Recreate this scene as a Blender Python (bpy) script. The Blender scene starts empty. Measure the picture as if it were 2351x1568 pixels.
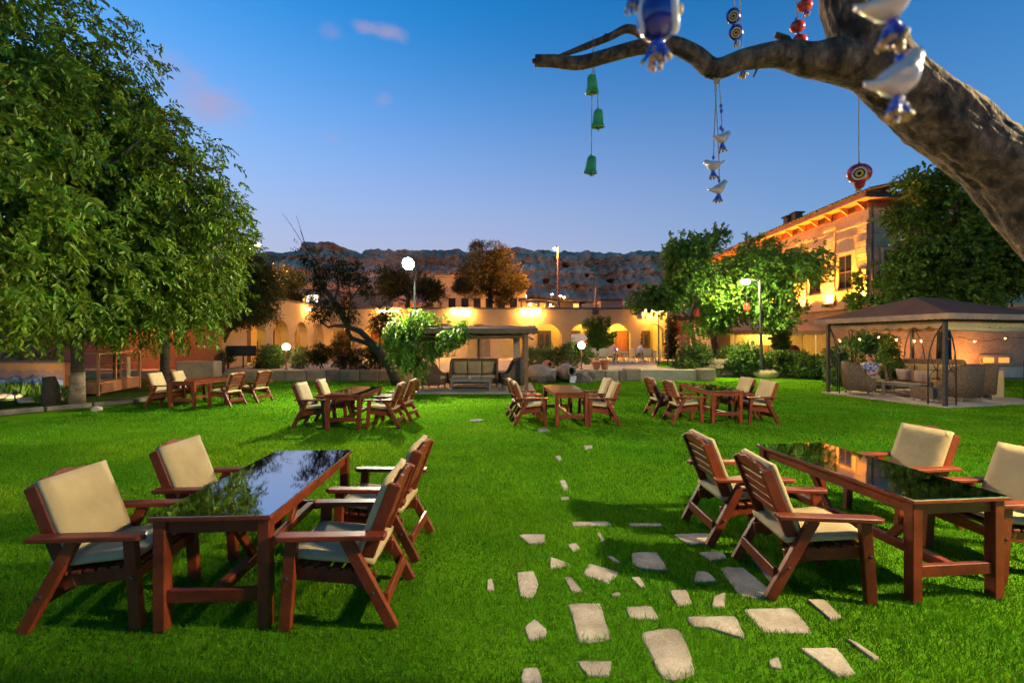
import bpy, bmesh, math, random
import numpy as np
from mathutils import Vector, Matrix, noise

sc = bpy.context.scene
col = sc.collection
PI = math.pi
rad = math.radians

# ------------------------------------------------------------------ camera, sky, exposure
F = 1044.9          # focal length in the 2351-px wide reading of the photograph
HOR = 784.5
CAMH = 1.80
cam = bpy.data.cameras.new('camera')
cam.lens = 16.0; cam.sensor_width = 36.0
cam.clip_start = 0.05; cam.clip_end = 4000
cam.dof.use_dof = True; cam.dof.focus_distance = 4.5; cam.dof.aperture_fstop = 2.5
camo = bpy.data.objects.new('camera', cam); col.objects.link(camo)
camo.location = (0, 0, CAMH); camo.rotation_euler = (PI/2, 0, 0)
sc.camera = camo

def PX(px, py, Y):
    return Vector(((px-1175.5)*Y/F, Y, CAMH+(HOR-py)*Y/F))
def GX(px, py, z=0.0):
    Y = (CAMH-z)*F/(py-HOR)
    return Vector(((px-1175.5)*Y/F, Y, z))

SUN_EL, SUN_ROT = 2.0, -55.0
W = bpy.data.worlds.new('World'); sc.world = W; W.use_nodes = True
def build_world():
    nt = W.node_tree; N = nt.nodes; L = nt.links
    bg = N['Background']; bg.inputs[1].default_value = 0.15
    sky = N.new('ShaderNodeTexSky'); sky.sky_type = 'NISHITA'; sky.sun_disc = False
    sky.sun_elevation = rad(SUN_EL); sky.sun_rotation = rad(SUN_ROT)
    sky.ozone_density = 5.0; sky.dust_density = 0.5
    geo = N.new('ShaderNodeNewGeometry')
    sep = N.new('ShaderNodeSeparateXYZ'); 
    neg = N.new('ShaderNodeVectorMath'); neg.operation = 'SCALE'; neg.inputs[3].default_value = -1.0
    L.new(geo.outputs['Incoming'], neg.inputs[0]); L.new(neg.outputs[0], sep.inputs[0])
    def math_(op, a, b=None, c=None):
        n = N.new('ShaderNodeMath'); n.operation = op
        for i, v in enumerate((a, b, c)):
            if v is None: continue
            if isinstance(v, (int, float)): n.inputs[i].default_value = v
            else: L.new(v, n.inputs[i])
        return n.outputs[0]
    def mrange(v, a, b, c, d):
        n = N.new('ShaderNodeMapRange'); n.interpolation_type = 'SMOOTHSTEP'
        L.new(v, n.inputs[0])
        for i, k in enumerate((a, b, c, d)): n.inputs[i+1].default_value = k
        return n.outputs[0]
    # dusk afterglow low over the horizon, strongest to the side where the sun went down
    ga = N.new('ShaderNodeVectorMath'); ga.operation = 'DOT_PRODUCT'
    L.new(neg.outputs[0], ga.inputs[0]); ga.inputs[1].default_value = (-0.66, 0.75, 0.0)
    elev = mrange(sep.outputs[2], 0.02, 0.62, 1.0, 0.0)
    az = mrange(ga.outputs['Value'], -0.2, 0.95, 0.22, 1.0)
    fac = math_('MULTIPLY', elev, az)
    gain = N.new('ShaderNodeMix'); gain.data_type = 'RGBA'; gain.blend_type = 'MULTIPLY'; gain.inputs[0].default_value = 1.0
    L.new(sky.outputs[0], gain.inputs[6]); gain.inputs[7].default_value = (.45, 1.12, .97, 1)
    mix = N.new('ShaderNodeMix'); mix.data_type = 'RGBA'
    L.new(fac, mix.inputs[0]); L.new(gain.outputs[2], mix.inputs[6]); mix.inputs[7].default_value = (0.66, 0.58, 0.77, 1)
    # small pink evening clouds
    noi = N.new('ShaderNodeTexNoise'); noi.inputs['Scale'].default_value = 26.0; noi.inputs['Detail'].default_value = 6.0; noi.inputs['Roughness'].default_value = .6
    mp = N.new('ShaderNodeMapping'); mp.inputs['Scale'].default_value = (1, 1, 2.2)
    L.new(neg.outputs[0], mp.inputs[0]); L.new(mp.outputs[0], noi.inputs['Vector'])
    tot = None
    for (px, py, rx, rz, amp) in ((475, 238, .062, .034, .95), (380, 150, .055, .022, .45), (832, 64, .022, .011, .9), (893, 77, .03, .013, .9), (760, 76, .02, .012, .35), (880, 232, .018, .014, .4), (760, 315, .018, .01, .3)):
        d = (PX(px, py, 1.0)-Vector((0, 0, CAMH))).normalized()
        v = N.new('ShaderNodeVectorMath'); v.operation = 'SUBTRACT'; L.new(neg.outputs[0], v.inputs[0]); v.inputs[1].default_value = d
        s2 = N.new('ShaderNodeVectorMath'); s2.operation = 'MULTIPLY'; L.new(v.outputs[0], s2.inputs[0]); s2.inputs[1].default_value = (1/rx, 1/rx, 1/rz)
        ln = N.new('ShaderNodeVectorMath'); ln.operation = 'LENGTH'; L.new(s2.outputs[0], ln.inputs[0])
        e = math_('MULTIPLY_ADD', noi.outputs[0], -1.5, ln.outputs['Value'])
        m = mrange(e, -0.75, 0.55, amp, 0.0)
        tot = m if tot is None else math_('ADD', tot, m)
    tot = math_('MINIMUM', tot, 1.0)
    cl = N.new('ShaderNodeMix'); cl.data_type = 'RGBA'
    L.new(math_('MULTIPLY', tot, .6), cl.inputs[0]); L.new(mix.outputs[2], cl.inputs[6]); cl.inputs[7].default_value = (0.62, 0.46, 0.64, 1)
    L.new(cl.outputs[2], bg.inputs[0])
build_world()

sun = bpy.data.lights.new('sun', 'SUN'); sun.energy = 0.012; sun.angle = rad(12); sun.color = (1, .8, .62)
suno = bpy.data.objects.new('sun', sun); col.objects.link(suno)
_el, _az = rad(14), rad(SUN_ROT)
suno.rotation_euler = Vector((-math.cos(_el)*math.sin(-_az)*-1, -math.cos(_el)*math.cos(_az), -math.sin(_el))).to_track_quat('-Z', 'Y').to_euler()

vs = sc.view_settings
vs.view_transform = 'Standard'; vs.look = 'None'; vs.gamma = 1.0; vs.exposure = 2.4
vs.use_curve_mapping = False
sc.cycles.use_denoising = True
sc.cycles.max_bounces = 6; sc.cycles.diffuse_bounces = 3; sc.cycles.glossy_bounces = 3
sc.cycles.transparent_max_bounces = 8; sc.cycles.transmission_bounces = 4
sc.cycles.sample_clamp_indirect = 2.0
sc.cycles.sample_clamp_direct = 0.0
sc.cycles.caustics_reflective = False; sc.cycles.caustics_refractive = False

# ------------------------------------------------------------------ materials
MATS = {}
def mat(name, c, rough=.6, c2=None, nscale=4.0, ndet=5.0, fine=0.0, bump=0.0, bscale=30.0, metal=0.0, ior=None, spec=None, objvar=0.0, stretch=None, coat=0.0, thr=(.35, .65), attr=None, transl=0.0, coatrough=.1):
    m = bpy.data.materials.new(name); m.use_nodes = True
    nt = m.node_tree; N = nt.nodes; L = nt.links
    b = N['Principled BSDF']; out = N['Material Output']
    b.inputs['Roughness'].default_value = rough; b.inputs['Metallic'].default_value = metal
    if ior: b.inputs['IOR'].default_value = ior
    if spec is not None: b.inputs['Specular IOR Level'].default_value = spec
    b.inputs['Coat Weight'].default_value = coat; b.inputs['Coat Roughness'].default_value = coatrough
    tc = N.new('ShaderNodeTexCoord'); vec = tc.outputs['Object']
    if stretch:
        mp = N.new('ShaderNodeMapping'); mp.inputs['Scale'].default_value = stretch
        L.new(vec, mp.inputs[0]); vec = mp.outputs[0]
    if objvar:
        oi0 = N.new('ShaderNodeObjectInfo'); va = N.new('ShaderNodeVectorMath'); va.operation = 'MULTIPLY_ADD'
        L.new(oi0.outputs['Random'], va.inputs[0]); va.inputs[1].default_value = (17, 31, 23); L.new(vec, va.inputs[2]); vec = va.outputs[0]
    base = None
    if c2 is not None:
        no = N.new('ShaderNodeTexNoise'); no.inputs['Scale'].default_value = nscale; no.inputs['Detail'].default_value = ndet; no.inputs['Roughness'].default_value = .62
        L.new(vec, no.inputs['Vector'])
        mr = N.new('ShaderNodeMapRange'); L.new(no.outputs[0], mr.inputs[0]); mr.inputs[1].default_value = thr[0]; mr.inputs[2].default_value = thr[1]
        mx = N.new('ShaderNodeMix'); mx.data_type = 'RGBA'; L.new(mr.outputs[0], mx.inputs[0])
        mx.inputs[6].default_value = (*c, 1); mx.inputs[7].default_value = (*c2, 1); base = mx.outputs[2]
    if attr:
        at = N.new('ShaderNodeAttribute'); at.attribute_name = attr
        ml = N.new('ShaderNodeMix'); ml.data_type = 'RGBA'; ml.blend_type = 'MULTIPLY'; ml.inputs[0].default_value = 1
        if base: L.new(base, ml.inputs[6])
        else: ml.inputs[6].default_value = (*c, 1)
        L.new(at.outputs['Color'], ml.inputs[7]); base = ml.outputs[2]
    if fine or objvar:
        hs = N.new('ShaderNodeHueSaturation')
        if base: L.new(base, hs.inputs['Color'])
        else: hs.inputs['Color'].default_value = (*c, 1)
        val = None
        if fine:
            n2 = N.new('ShaderNodeTexNoise'); n2.inputs['Scale'].default_value = bscale; n2.inputs['Detail'].default_value = 4
            L.new(vec, n2.inputs['Vector'])
            r2 = N.new('ShaderNodeMapRange'); L.new(n2.outputs[0], r2.inputs[0]); r2.inputs[1].default_value = .3; r2.inputs[2].default_value = .7
            r2.inputs[3].default_value = 1-fine; r2.inputs[4].default_value = 1+fine; val = r2.outputs[0]
        if objvar:
            oi = N.new('ShaderNodeObjectInfo'); r3 = N.new('ShaderNodeMapRange'); L.new(oi.outputs['Random'], r3.inputs[0])
            r3.inputs[3].default_value = 1-objvar; r3.inputs[4].default_value = 1+objvar
            if val:
                mm = N.new('ShaderNodeMath'); mm.operation = 'MULTIPLY'; L.new(val, mm.inputs[0]); L.new(r3.outputs[0], mm.inputs[1]); val = mm.outputs[0]
            else: val = r3.outputs[0]
        L.new(val, hs.inputs['Value']); base = hs.outputs[0]
    if base: L.new(base, b.inputs['Base Color'])
    else: b.inputs['Base Color'].default_value = (*c, 1)
    if bump:
        n3 = N.new('ShaderNodeTexNoise'); n3.inputs['Scale'].default_value = bscale; n3.inputs['Detail'].default_value = 6
        L.new(vec, n3.inputs['Vector'])
        bp = N.new('ShaderNodeBump'); bp.inputs['Strength'].default_value = bump; bp.inputs['Distance'].default_value = .6/bscale
        L.new(n3.outputs[0], bp.inputs['Height']); L.new(bp.outputs[0], b.inputs['Normal'])
    if transl:
        tr = N.new('ShaderNodeBsdfTranslucent'); ms = N.new('ShaderNodeMixShader'); ms.inputs[0].default_value = transl
        if base: L.new(base, tr.inputs[0])
        else: tr.inputs[0].default_value = (*c, 1)
        L.new(b.outputs[0], ms.inputs[1]); L.new(tr.outputs[0], ms.inputs[2]); L.new(ms.outputs[0], out.inputs[0])
    MATS[name] = m
    return m
def emit(name, c, strength):
    m = bpy.data.materials.new(name); m.use_nodes = True
    b = m.node_tree.nodes['Principled BSDF']
    b.inputs['Base Color'].default_value = (*[min(1, v) for v in c], 1); b.inputs['Emission Color'].default_value = (*c, 1); b.inputs['Emission Strength'].default_value = strength
    MATS[name] = m; return m
M = MATS
mat('wood', (.215, .038, .011), .45, (.09, .015, .005), 3.0, 6, fine=.18, bscale=60, bump=.12, objvar=.18, spec=.3)
mat('wood_dark', (.11, .03, .016), .35, (.05, .014, .009), 3.0, 6, fine=.15, bscale=60, bump=.1, objvar=.2, coat=.3, coatrough=.25)
mat('oak', (.24, .11, .045), .6, (.15, .065, .028), 4.0, 5, fine=.15, bscale=50, bump=.15, objvar=.12)
mat('grey_wood', (.30, .25, .2), .6, (.18, .15, .12), 5, 5, fine=.2, bscale=50, bump=.2, objvar=.1)
mat('table_glass', (.54, .53, .56), .045, metal=1.0)
def smear(m):
    N = m.node_tree.nodes; L = m.node_tree.links; no = N.new('ShaderNodeTexNoise'); no.inputs['Scale'].default_value = 5; no.inputs['Detail'].default_value = 7
    tc = N.new('ShaderNodeTexCoord'); L.new(tc.outputs['Object'], no.inputs['Vector']); mr = N.new('ShaderNodeMapRange'); L.new(no.outputs[0], mr.inputs[0])
    for i, v in enumerate((.45, .75, .025, .06)): mr.inputs[i+1].default_value = v
    L.new(mr.outputs[0], N['Principled BSDF'].inputs['Roughness'])
smear(M['table_glass'])
mat('cushion', (.46, .335, .16), .9, (.39, .28, .13), 2.5, 4, fine=.06, bscale=7, bump=.16, objvar=.08)
mat('piping', (.5, .42, .3), .8)
mat('cushion_tan', (.5, .38, .23), .85, (.4, .3, .18), 3, 4, fine=.06, bscale=100, bump=.15, objvar=.08)
mat('cushion_pink', (.5, .34, .27), .85, (.42, .28, .23), 3, 4, bump=.1, bscale=80)
mat('lawn', (.062, .185, .006), .9, (.10, .225, .007), .7, 6, fine=.35, bscale=55, bump=.5, spec=0.0)
mat('blade', (1, 1, 1), .6, attr='Col', transl=.3, spec=.0)
mat('soil', (.05, .04, .02), .9, (.022, .055, .012), 2.2, 6, fine=.4, bscale=25, bump=.8)
mat('bed_grass', (.05, .085, .012), .95, (.03, .035, .012), 3.5, 7, fine=.4, bscale=30, bump=1.0, spec=0.0)
mat('ground', (.09, .075, .055), .95, (.06, .055, .045), .2, 6, bump=.4, bscale=4)
mat('flagstone', (.42, .345, .255), .9, (.24, .185, .13), 5, 8, fine=.18, bscale=70, bump=.5, objvar=.1)
mat('wall_stone', (.42, .30, .19), .85, (.27, .18, .12), 1.5, 7, fine=.2, bscale=18, bump=.6, objvar=.2)
mat('rock', (.20, .15, .11), .95, (.09, .07, .055), 3, 8, fine=.25, bscale=12, bump=.8, objvar=.25)
mat('boulder', (.5, .40, .2), .85, (.36, .28, .15), 3, 7, fine=.15, bscale=16, bump=.6, objvar=.1)
mat('paving', (.46, .37, .27), .8, (.36, .28, .2), 1.2, 7, fine=.15, bscale=20, bump=.3)
mat('arcade', (.46, .32, .155), .95, (.38, .255, .12), .6, 7, fine=.1, bscale=14, bump=.35)
mat('arcade_in', (.50, .37, .16), .95, (.42, .30, .12), .8, 6, fine=.08, bscale=14, bump=.25)
mat('coping', (.08, .07, .07), .8, (.05, .045, .045), 3, 5, bump=.4, bscale=20)
mat('orange_wall', (.42, .16, .07), .9, (.34, .125, .055), .7, 7, fine=.12, bscale=10, bump=.35)
mat('house_stone', (.54, .40, .23), .9, (.42, .30, .17), .5, 8, fine=.14, bscale=9, bump=.5)
mat('house_rough', (.56, .42, .27), .9, (.34, .24, .15), 1.6, 8, fine=.2, bscale=6, bump=1.0, stretch=(1, 1, 2.6))
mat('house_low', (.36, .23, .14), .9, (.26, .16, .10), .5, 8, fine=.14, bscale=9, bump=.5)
mat('eave_wood', (.34, .12, .05), .6, (.22, .07, .03), 3, 6, fine=.15, bscale=30, bump=.25, objvar=.1)
mat('roof_dark', (.07, .05, .045), .85, (.045, .033, .03), 3, 5, fine=.2, bscale=30, bump=.5)
mat('gazebo_roof', (.17, .09, .06), .98, (.125, .066, .046), 2.0, 6, fine=.22, bscale=60, bump=.35, spec=0.0)
mat('canvas', (.42, .26, .17), .9, (.24, .17, .13), 2.5, 6, fine=.12, bscale=40, bump=.2)
mat('canvas_dark', (.055, .042, .036), .95, (.035, .027, .024), 3, 6, fine=.15, bscale=40, bump=.2)
mat('canvas_brown', (.15, .10, .065), .95, (.10, .066, .045), 2.5, 6, fine=.12, bscale=40, bump=.2)
mat('canvas_cream', (.62, .48, .27), .85, (.5, .38, .2), 1.2, 5, bump=.15, bscale=12)
mat('iron', (.05, .048, .055), .55, (.03, .03, .034), 8, 4, metal=.4, bump=.15, bscale=80)
mat('pole_paint', (.035, .04, .036), .55, metal=.2)
mat('wicker', (.19, .13, .088), .75, (.11, .075, .05), 20, 4, spec=.1, fine=.45, bscale=55, bump=1.0)
mat('glass_dark', (.02, .022, .03), .06, spec=.6)
mat('frame_dark', (.06, .03, .02), .5)
mat('door_red', (.34, .10, .035), .5, (.24, .065, .025), 4, 5, fine=.12, bscale=30, bump=.2)
mat('door_dark', (.09, .04, .03), .5, (.06, .025, .02), 4, 5, bump=.2, bscale=30)
mat('bark', (.19, .125, .08), .95, (.032, .022, .016), 15, 9, fine=.45, bscale=40, bump=1.0, stretch=(1, 1, .6), thr=(.38, .62))
mat('bark_mid', (.16, .115, .075), .95, (.09, .06, .04), 5, 6, fine=.3, bscale=14, bump=.7)
mat('bark_far', (.048, .034, .025), .95, (.028, .02, .015), 5, 6, fine=.3, bscale=14, bump=.7)
mat('limewash', (.30, .21, .125), .95, (.11, .075, .05), 6, 7, bump=.5, bscale=20)
mat('leaf_walnut', (.105, .175, .010), .5, attr='Col', transl=.25, spec=.2)
mat('leaf_deep', (.062, .112, .012), .55, attr='Col', transl=.22, spec=.15)
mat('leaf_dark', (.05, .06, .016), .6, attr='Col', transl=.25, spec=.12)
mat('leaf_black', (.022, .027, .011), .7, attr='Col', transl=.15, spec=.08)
mat('leaf_maple', (.085, .175, .022), .5, attr='Col', transl=.35, spec=.3)
mat('leaf_vine', (.125, .235, .022), .42, attr='Col', transl=.35, spec=.4)
mat('leaf_shrub', (.08, .15, .028), .5, attr='Col', transl=.3, spec=.3)
mat('needle', (.10, .08, .022), .7, attr='Col', transl=.15, spec=.2)
mat('cliff', (.66, .40, .25), .95, (.32, .18, .11), .055, 10, fine=.25, bscale=.35, bump=.5)
mat('plaster_beige', (.55, .38, .22), .9, (.48, .33, .19), .4, 6, bump=.2, bscale=6)
mat('white_resin', (.62, .54, .36), .5, (.56, .49, .33), 4, 4)
mat('terracotta', (.46, .15, .06), .8, (.36, .11, .05), 6, 5, fine=.1, bscale=40, bump=.2)
mat('clay', (.36, .27, .2), .9, (.24, .18, .14), 4, 7, fine=.15, bscale=25, bump=.5, objvar=.1)
mat('skin', (.52, .26, .15), .55)
mat('hair', (.02, .014, .011), .5, fine=.4, bscale=60, bump=.6)
mat('shirt_white', (.74, .74, .76), .8)
mat('shirt_pale', (.56, .42, .42), .8)
mat('shirt_print', (.05, .10, .45), .8, (.40, .44, .58), 16, 3, thr=(.47, .53))
mat('cloth_dark', (.03, .03, .04), .8)
mat('sign_pink', (.62, .46, .44), .6, (.56, .41, .4), 3, 3)
mat('red_paint', (.55, .035, .02), .5, (.45, .03, .02), 4, 3)
mat('cord', (.55, .40, .22), .8, fine=.2, bscale=300)
mat('ceramic_white', (.72, .52, .44), .25, (.76, .64, .56), 20, 3, coat=.5, coatrough=.05)
mat('glaze_green', (.07, .42, .035), .22, (.04, .26, .02), 25, 3, coat=.5, coatrough=.05)
mat('glass_blue', (.015, .03, .30), .12, (.008, .015, .17), 25, 3, coat=.8, coatrough=.03)
mat('bead_blue', (.015, .07, .55), .15, coat=.8, coatrough=.03)
mat('glass_red', (.52, .03, .02), .15, (.40, .02, .016), 25, 3, coat=.8, coatrough=.03)
mat('eye_white', (.8, .74, .7), .2); mat('eye_yellow', (.7, .5, .04), .2); mat('eye_black', (.01, .012, .02), .15); mat('eye_blue', (.1, .3, .6), .2)
mat('bead_amber', (.5, .3, .08), .3)
mat('metal_rust', (.25, .11, .05), .6)
mat('steel', (.45, .43, .40), .35, metal=.9)
mat('white_paint', (.75, .73, .7), .5)
mat('wheel_wood', (.42, .30, .14), .6, (.3, .2, .09), 8, 5, bump=.3, bscale=40)
mat('cabinet_wood', (.38, .16, .07), .4, (.28, .11, .05), 3, 5, bump=.1, bscale=30)
emit('lamp_white', (1, .93, .66), 800.0)
emit('assumed_flood', (1, .82, .46), 1250.0)
emit('lamp_lime', (1, .90, .36), 420.0)
emit('globe', (1, .74, .36), 11.0)
emit('globe_hot', (1, .52, .14), 75.0)
emit('tube_warm', (1, .48, .10), 125.0)
emit('uplight', (1, .37, .03), 2600.0)
emit('sodium', (1, .40, .06), 3200.0)
emit('sodium_small', (1, .40, .07), 420.0)
emit('bulb', (1, .43, .08), 600.0)
emit('bulb_hot', (1, .5, .08), .7)
emit('assumed_bay_lamp', (1, .78, .14), 120.0)
emit('assumed_bay_dim', (1, .60, .14), 34.0)
emit('assumed_sodium_wall', (1, .36, .05), 190.0)
emit('assumed_spot_tree', (1, .88, .5), 360.0)
emit('assumed_spot_wall', (1, .42, .10), 700.0)
emit('assumed_spot_mural', (1, .8, .5), 260.0)
emit('sign_lit', (1, .9, .75), 1.6)
emit('sign_side', (1, .42, .05), .7)
emit('lantern_white', (.85, .88, 1), 9.0)
emit('lantern_warm', (1, .75, .5), 6.0)
emit('cafe_glow', (1, .62, .14), .22)
emit('window_glow', (1, .45, .08), .14)
emit('phone_screen', (.5, .7, 1), 1.5)
emit('green_led', (.03, 1, .12), .5)

def clear_plastic():
    m = bpy.data.materials.new('clear_plastic'); m.use_nodes = True
    N = m.node_tree.nodes; L = m.node_tree.links; out = N['Material Output']
    b = N['Principled BSDF']; b.inputs['Base Color'].default_value = (.8, .7, .6, 1); b.inputs['Roughness'].default_value = .35
    t = N.new('ShaderNodeBsdfTransparent'); t.inputs[0].default_value = (.95, .9, .85, 1)
    tl = N.new('ShaderNodeBsdfTranslucent'); tl.inputs[0].default_value = (.9, .8, .65, 1)
    g = N.new('ShaderNodeBsdfGlossy'); g.inputs['Roughness'].default_value = .12
    no = N.new('ShaderNodeTexNoise'); no.inputs['Scale'].default_value = 3; bp = N.new('ShaderNodeBump'); bp.inputs['Strength'].default_value = .6; bp.inputs['Distance'].default_value = .2
    L.new(no.outputs[0], bp.inputs['Height']); L.new(bp.outputs[0], g.inputs['Normal'])
    m1 = N.new('ShaderNodeMixShader'); m1.inputs[0].default_value = .12; L.new(t.outputs[0], m1.inputs[1]); L.new(tl.outputs[0], m1.inputs[2])
    m2 = N.new('ShaderNodeMixShader'); m2.inputs[0].default_value = .07; L.new(m1.outputs[0], m2.inputs[1]); L.new(g.outputs[0], m2.inputs[2])
    L.new(m2.outputs[0], out.inputs[0]); MATS['clear_plastic'] = m
clear_plastic()
def pane_mat():
    m = bpy.data.materials.new('pane'); m.use_nodes = True
    N = m.node_tree.nodes; L = m.node_tree.links; out = N['Material Output']
    t = N.new('ShaderNodeBsdfTransparent'); t.inputs[0].default_value = (.85, .88, .87, 1)
    g = N.new('ShaderNodeBsdfGlossy'); g.inputs['Roughness'].default_value = .04
    m1 = N.new('ShaderNodeMixShader'); m1.inputs[0].default_value = .14; L.new(t.outputs[0], m1.inputs[1]); L.new(g.outputs[0], m1.inputs[2])
    L.new(m1.outputs[0], out.inputs[0]); MATS['pane'] = m
pane_mat()
def mural_mat():
    # flat print on a banner: dusty sky, mauve hills, blue water, green and pale foreground
    m = bpy.data.materials.new('mural_print'); m.use_nodes = True
    N = m.node_tree.nodes; L = m.node_tree.links; b = N['Principled BSDF']; b.inputs['Roughness'].default_value = .8
    tc = N.new('ShaderNodeTexCoord'); no = N.new('ShaderNodeTexNoise'); no.inputs['Scale'].default_value = 2.6; no.inputs['Detail'].default_value = 6
    L.new(tc.outputs['Object'], no.inputs['Vector'])
    sp = N.new('ShaderNodeSeparateXYZ'); L.new(tc.outputs['Object'], sp.inputs[0])
    ad = N.new('ShaderNodeMath'); ad.operation = 'MULTIPLY_ADD'; L.new(no.outputs[0], ad.inputs[0]); ad.inputs[1].default_value = .55; L.new(sp.outputs[2], ad.inputs[2])
    mr = N.new('ShaderNodeMapRange'); L.new(ad.outputs[0], mr.inputs[0]); mr.inputs[1].default_value = .3; mr.inputs[2].default_value = 1.25
    cr = N.new('ShaderNodeValToRGB'); L.new(mr.outputs[0], cr.inputs[0])
    e = cr.color_ramp.elements; e[0].position = 0; e[0].color = (.42, .36, .2, 1); e[1].position = 1; e[1].color = (.5, .22, .07, 1)
    for p, c in ((.16, (.2, .28, .05)), (.26, (.08, .3, .05)), (.34, (.36, .42, .6)), (.44, (.3, .33, .5)), (.5, (.12, .07, .06)), (.55, (.3, .17, .14)), (.74, (.26, .14, .12)), (.8, (.42, .19, .07))):
        k = e.new(p); k.color = (*c, 1)
    L.new(cr.outputs[0], b.inputs['Base Color']); MATS['mural_print'] = m
mural_mat()

# ------------------------------------------------------------------ mesh helpers
class MB:
    def __init__(s): s.v = []; s.f = []
    def add(s, vs, fs):
        o = len(s.v); s.v += [tuple(p) for p in vs]; s.f += [tuple(i+o for i in f) for f in fs]; return s
    def box(s, c, d, rot=None):
        hx, hy, hz = d[0]/2, d[1]/2, d[2]/2
        vs = [Vector((x*hx, y*hy, z*hz)) for x in (-1, 1) for y in (-1, 1) for z in (-1, 1)]
        if rot is not None: vs = [rot @ p for p in vs]
        c = Vector(c)
        return s.add([p+c for p in vs], [(0, 1, 3, 2), (4, 6, 7, 5), (0, 4, 5, 1), (2, 3, 7, 6), (0, 2, 6, 4), (1, 5, 7, 3)])
    def bx(s, x0, x1, y0, y1, z0, z1): return s.box(((x0+x1)/2, (y0+y1)/2, (z0+z1)/2), (x1-x0, y1-y0, z1-z0))
    def bar(s, p, q, w, h, side=(1, 0, 0)):
        p, q = Vector(p), Vector(q); d = (q-p); ln = d.length; d.normalize()
        sd = Vector(side); sd = (sd-d*sd.dot(d)).normalized(); up = d.cross(sd)
        R = Matrix((sd, up, d)).transposed()
        return s.box((p+q)/2, (w, h, ln), R)
    def tube(s, pts, rr, n=8, cap=True, wob=0.0, seed=0, squash=None):
        pts = [Vector(p) for p in pts]
        if isinstance(rr, (int, float)): rr = [rr]*len(pts)
        o = len(s.v); ref = None
        for i, p in enumerate(pts):
            d = (pts[min(i+1, len(pts)-1)]-pts[max(i-1, 0)]).normalized()
            if ref is None: ref = Vector((0, 1, 0)) if abs(d.y) < .9 else Vector((1, 0, 0))
            a = (ref-d*ref.dot(d)).normalized(); b = d.cross(a); ref = a
            for k in range(n):
                t = 2*PI*k/n; r = rr[i]
                if wob:
                    q = p+(a*math.cos(t)+b*math.sin(t))*r
                    r *= 1+wob*noise.noise(q*(1.1/max(rr[i], .02))+Vector((seed, 0, 0)))
                s.v.append(tuple(p+(a*math.cos(t)+b*math.sin(t))*r))
        for i in range(len(pts)-1):
            for k in range(n):
                k2 = (k+1) % n
                s.f.append((o+i*n+k, o+i*n+k2, o+(i+1)*n+k2, o+(i+1)*n+k))
        if cap:
            s.f.append(tuple(o+k for k in reversed(range(n)))); s.f.append(tuple(o+(len(pts)-1)*n+k for k in range(n)))
        return s
    def lathe(s, prof, n=16, c=(0, 0, 0), axis=None):
        c = Vector(c); o = len(s.v)
        R = Matrix.Identity(3) if axis is None else Vector((0, 0, 1)).rotation_difference(Vector(axis)).to_matrix()
        for r, z in prof:
            for k in range(n):
                t = 2*PI*k/n; s.v.append(tuple(c+R @ Vector((r*math.cos(t), r*math.sin(t), z))))
        for i in range(len(prof)-1):
            for k in range(n):
                k2 = (k+1) % n; s.f.append((o+i*n+k, o+i*n+k2, o+(i+1)*n+k2, o+(i+1)*n+k))
        s.f.append(tuple(o+k for k in reversed(range(n)))); s.f.append(tuple(o+(len(prof)-1)*n+k for k in range(n)))
        return s
    def ball(s, c, r, n=12, m=8, sc_=(1, 1, 1)):
        prof = [(max(math.sin(PI*i/m), .01), -math.cos(PI*i/m)) for i in range(m+1)]
        o = len(s.v); s.lathe(prof, n)
        c = Vector(c)
        for i in range(o, len(s.v)):
            p = s.v[i]; s.v[i] = (c.x+p[0]*r*sc_[0], c.y+p[1]*r*sc_[1], c.z+p[2]*r*sc_[2])
        return s
    def prism(s, poly, e):     # poly: 3d points, extruded by vector e
        n = len(poly); e = Vector(e); a = [Vector(p) for p in poly]
        return s.add(a+[p+e for p in a], [tuple(reversed(range(n))), tuple(range(n, 2*n))]+[(i, (i+1) % n, n+(i+1) % n, n+i) for i in range(n)])
    def build(s, name, m, parent=None, smooth=False, bevel=0.0, loc=None, rz=0.0, fix=True):
        me = bpy.data.meshes.new(name); me.from_pydata(s.v, [], s.f)
        if fix:
            bm = bmesh.new(); bm.from_mesh(me); bmesh.ops.recalc_face_normals(bm, faces=bm.faces); bm.to_mesh(me); bm.free()
        me.materials.append(M[m] if isinstance(m, str) else m)
        return link(name, me, parent, smooth, bevel, loc, rz)
def link(name, me, parent=None, smooth=False, bevel=0.0, loc=None, rz=0.0):
    o = bpy.data.objects.new(name, me); col.objects.link(o)
    if smooth: me.polygons.foreach_set('use_smooth', [True]*len(me.polygons))
    if bevel:
        b = o.modifiers.new('bevel', 'BEVEL'); b.width = bevel; b.segments = 1; b.limit_method = 'ANGLE'
    if parent: o.parent = parent
    if loc is not None: o.location = loc
    if rz: o.rotation_euler = (0, 0, rz)
    return o
def tag(o, label, cat, group=None):
    o['label'] = label; o['category'] = cat
    if group: o['group'] = group
    return o
def struct(o): o['kind'] = 'structure'; return o
def stuff(o): o['kind'] = 'stuff'; return o
def thing(name, label, cat, loc=(0, 0, 0), rz=0.0, group=None):
    o = bpy.data.objects.new(name, None); col.objects.link(o); o.empty_display_size = .1
    o.location = loc; o.rotation_euler = (0, 0, rz)
    return tag(o, label, cat, group)
def place(name, loc=(0, 0, 0), rz=0.0):
    o = bpy.data.objects.new(name, None); col.objects.link(o); o.empty_display_size = .1; o.location = loc; o.rotation_euler = (0, 0, rz); return struct(o)
def children(o): return KIDS.get(o.name, [])
KIDS = {}
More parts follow.
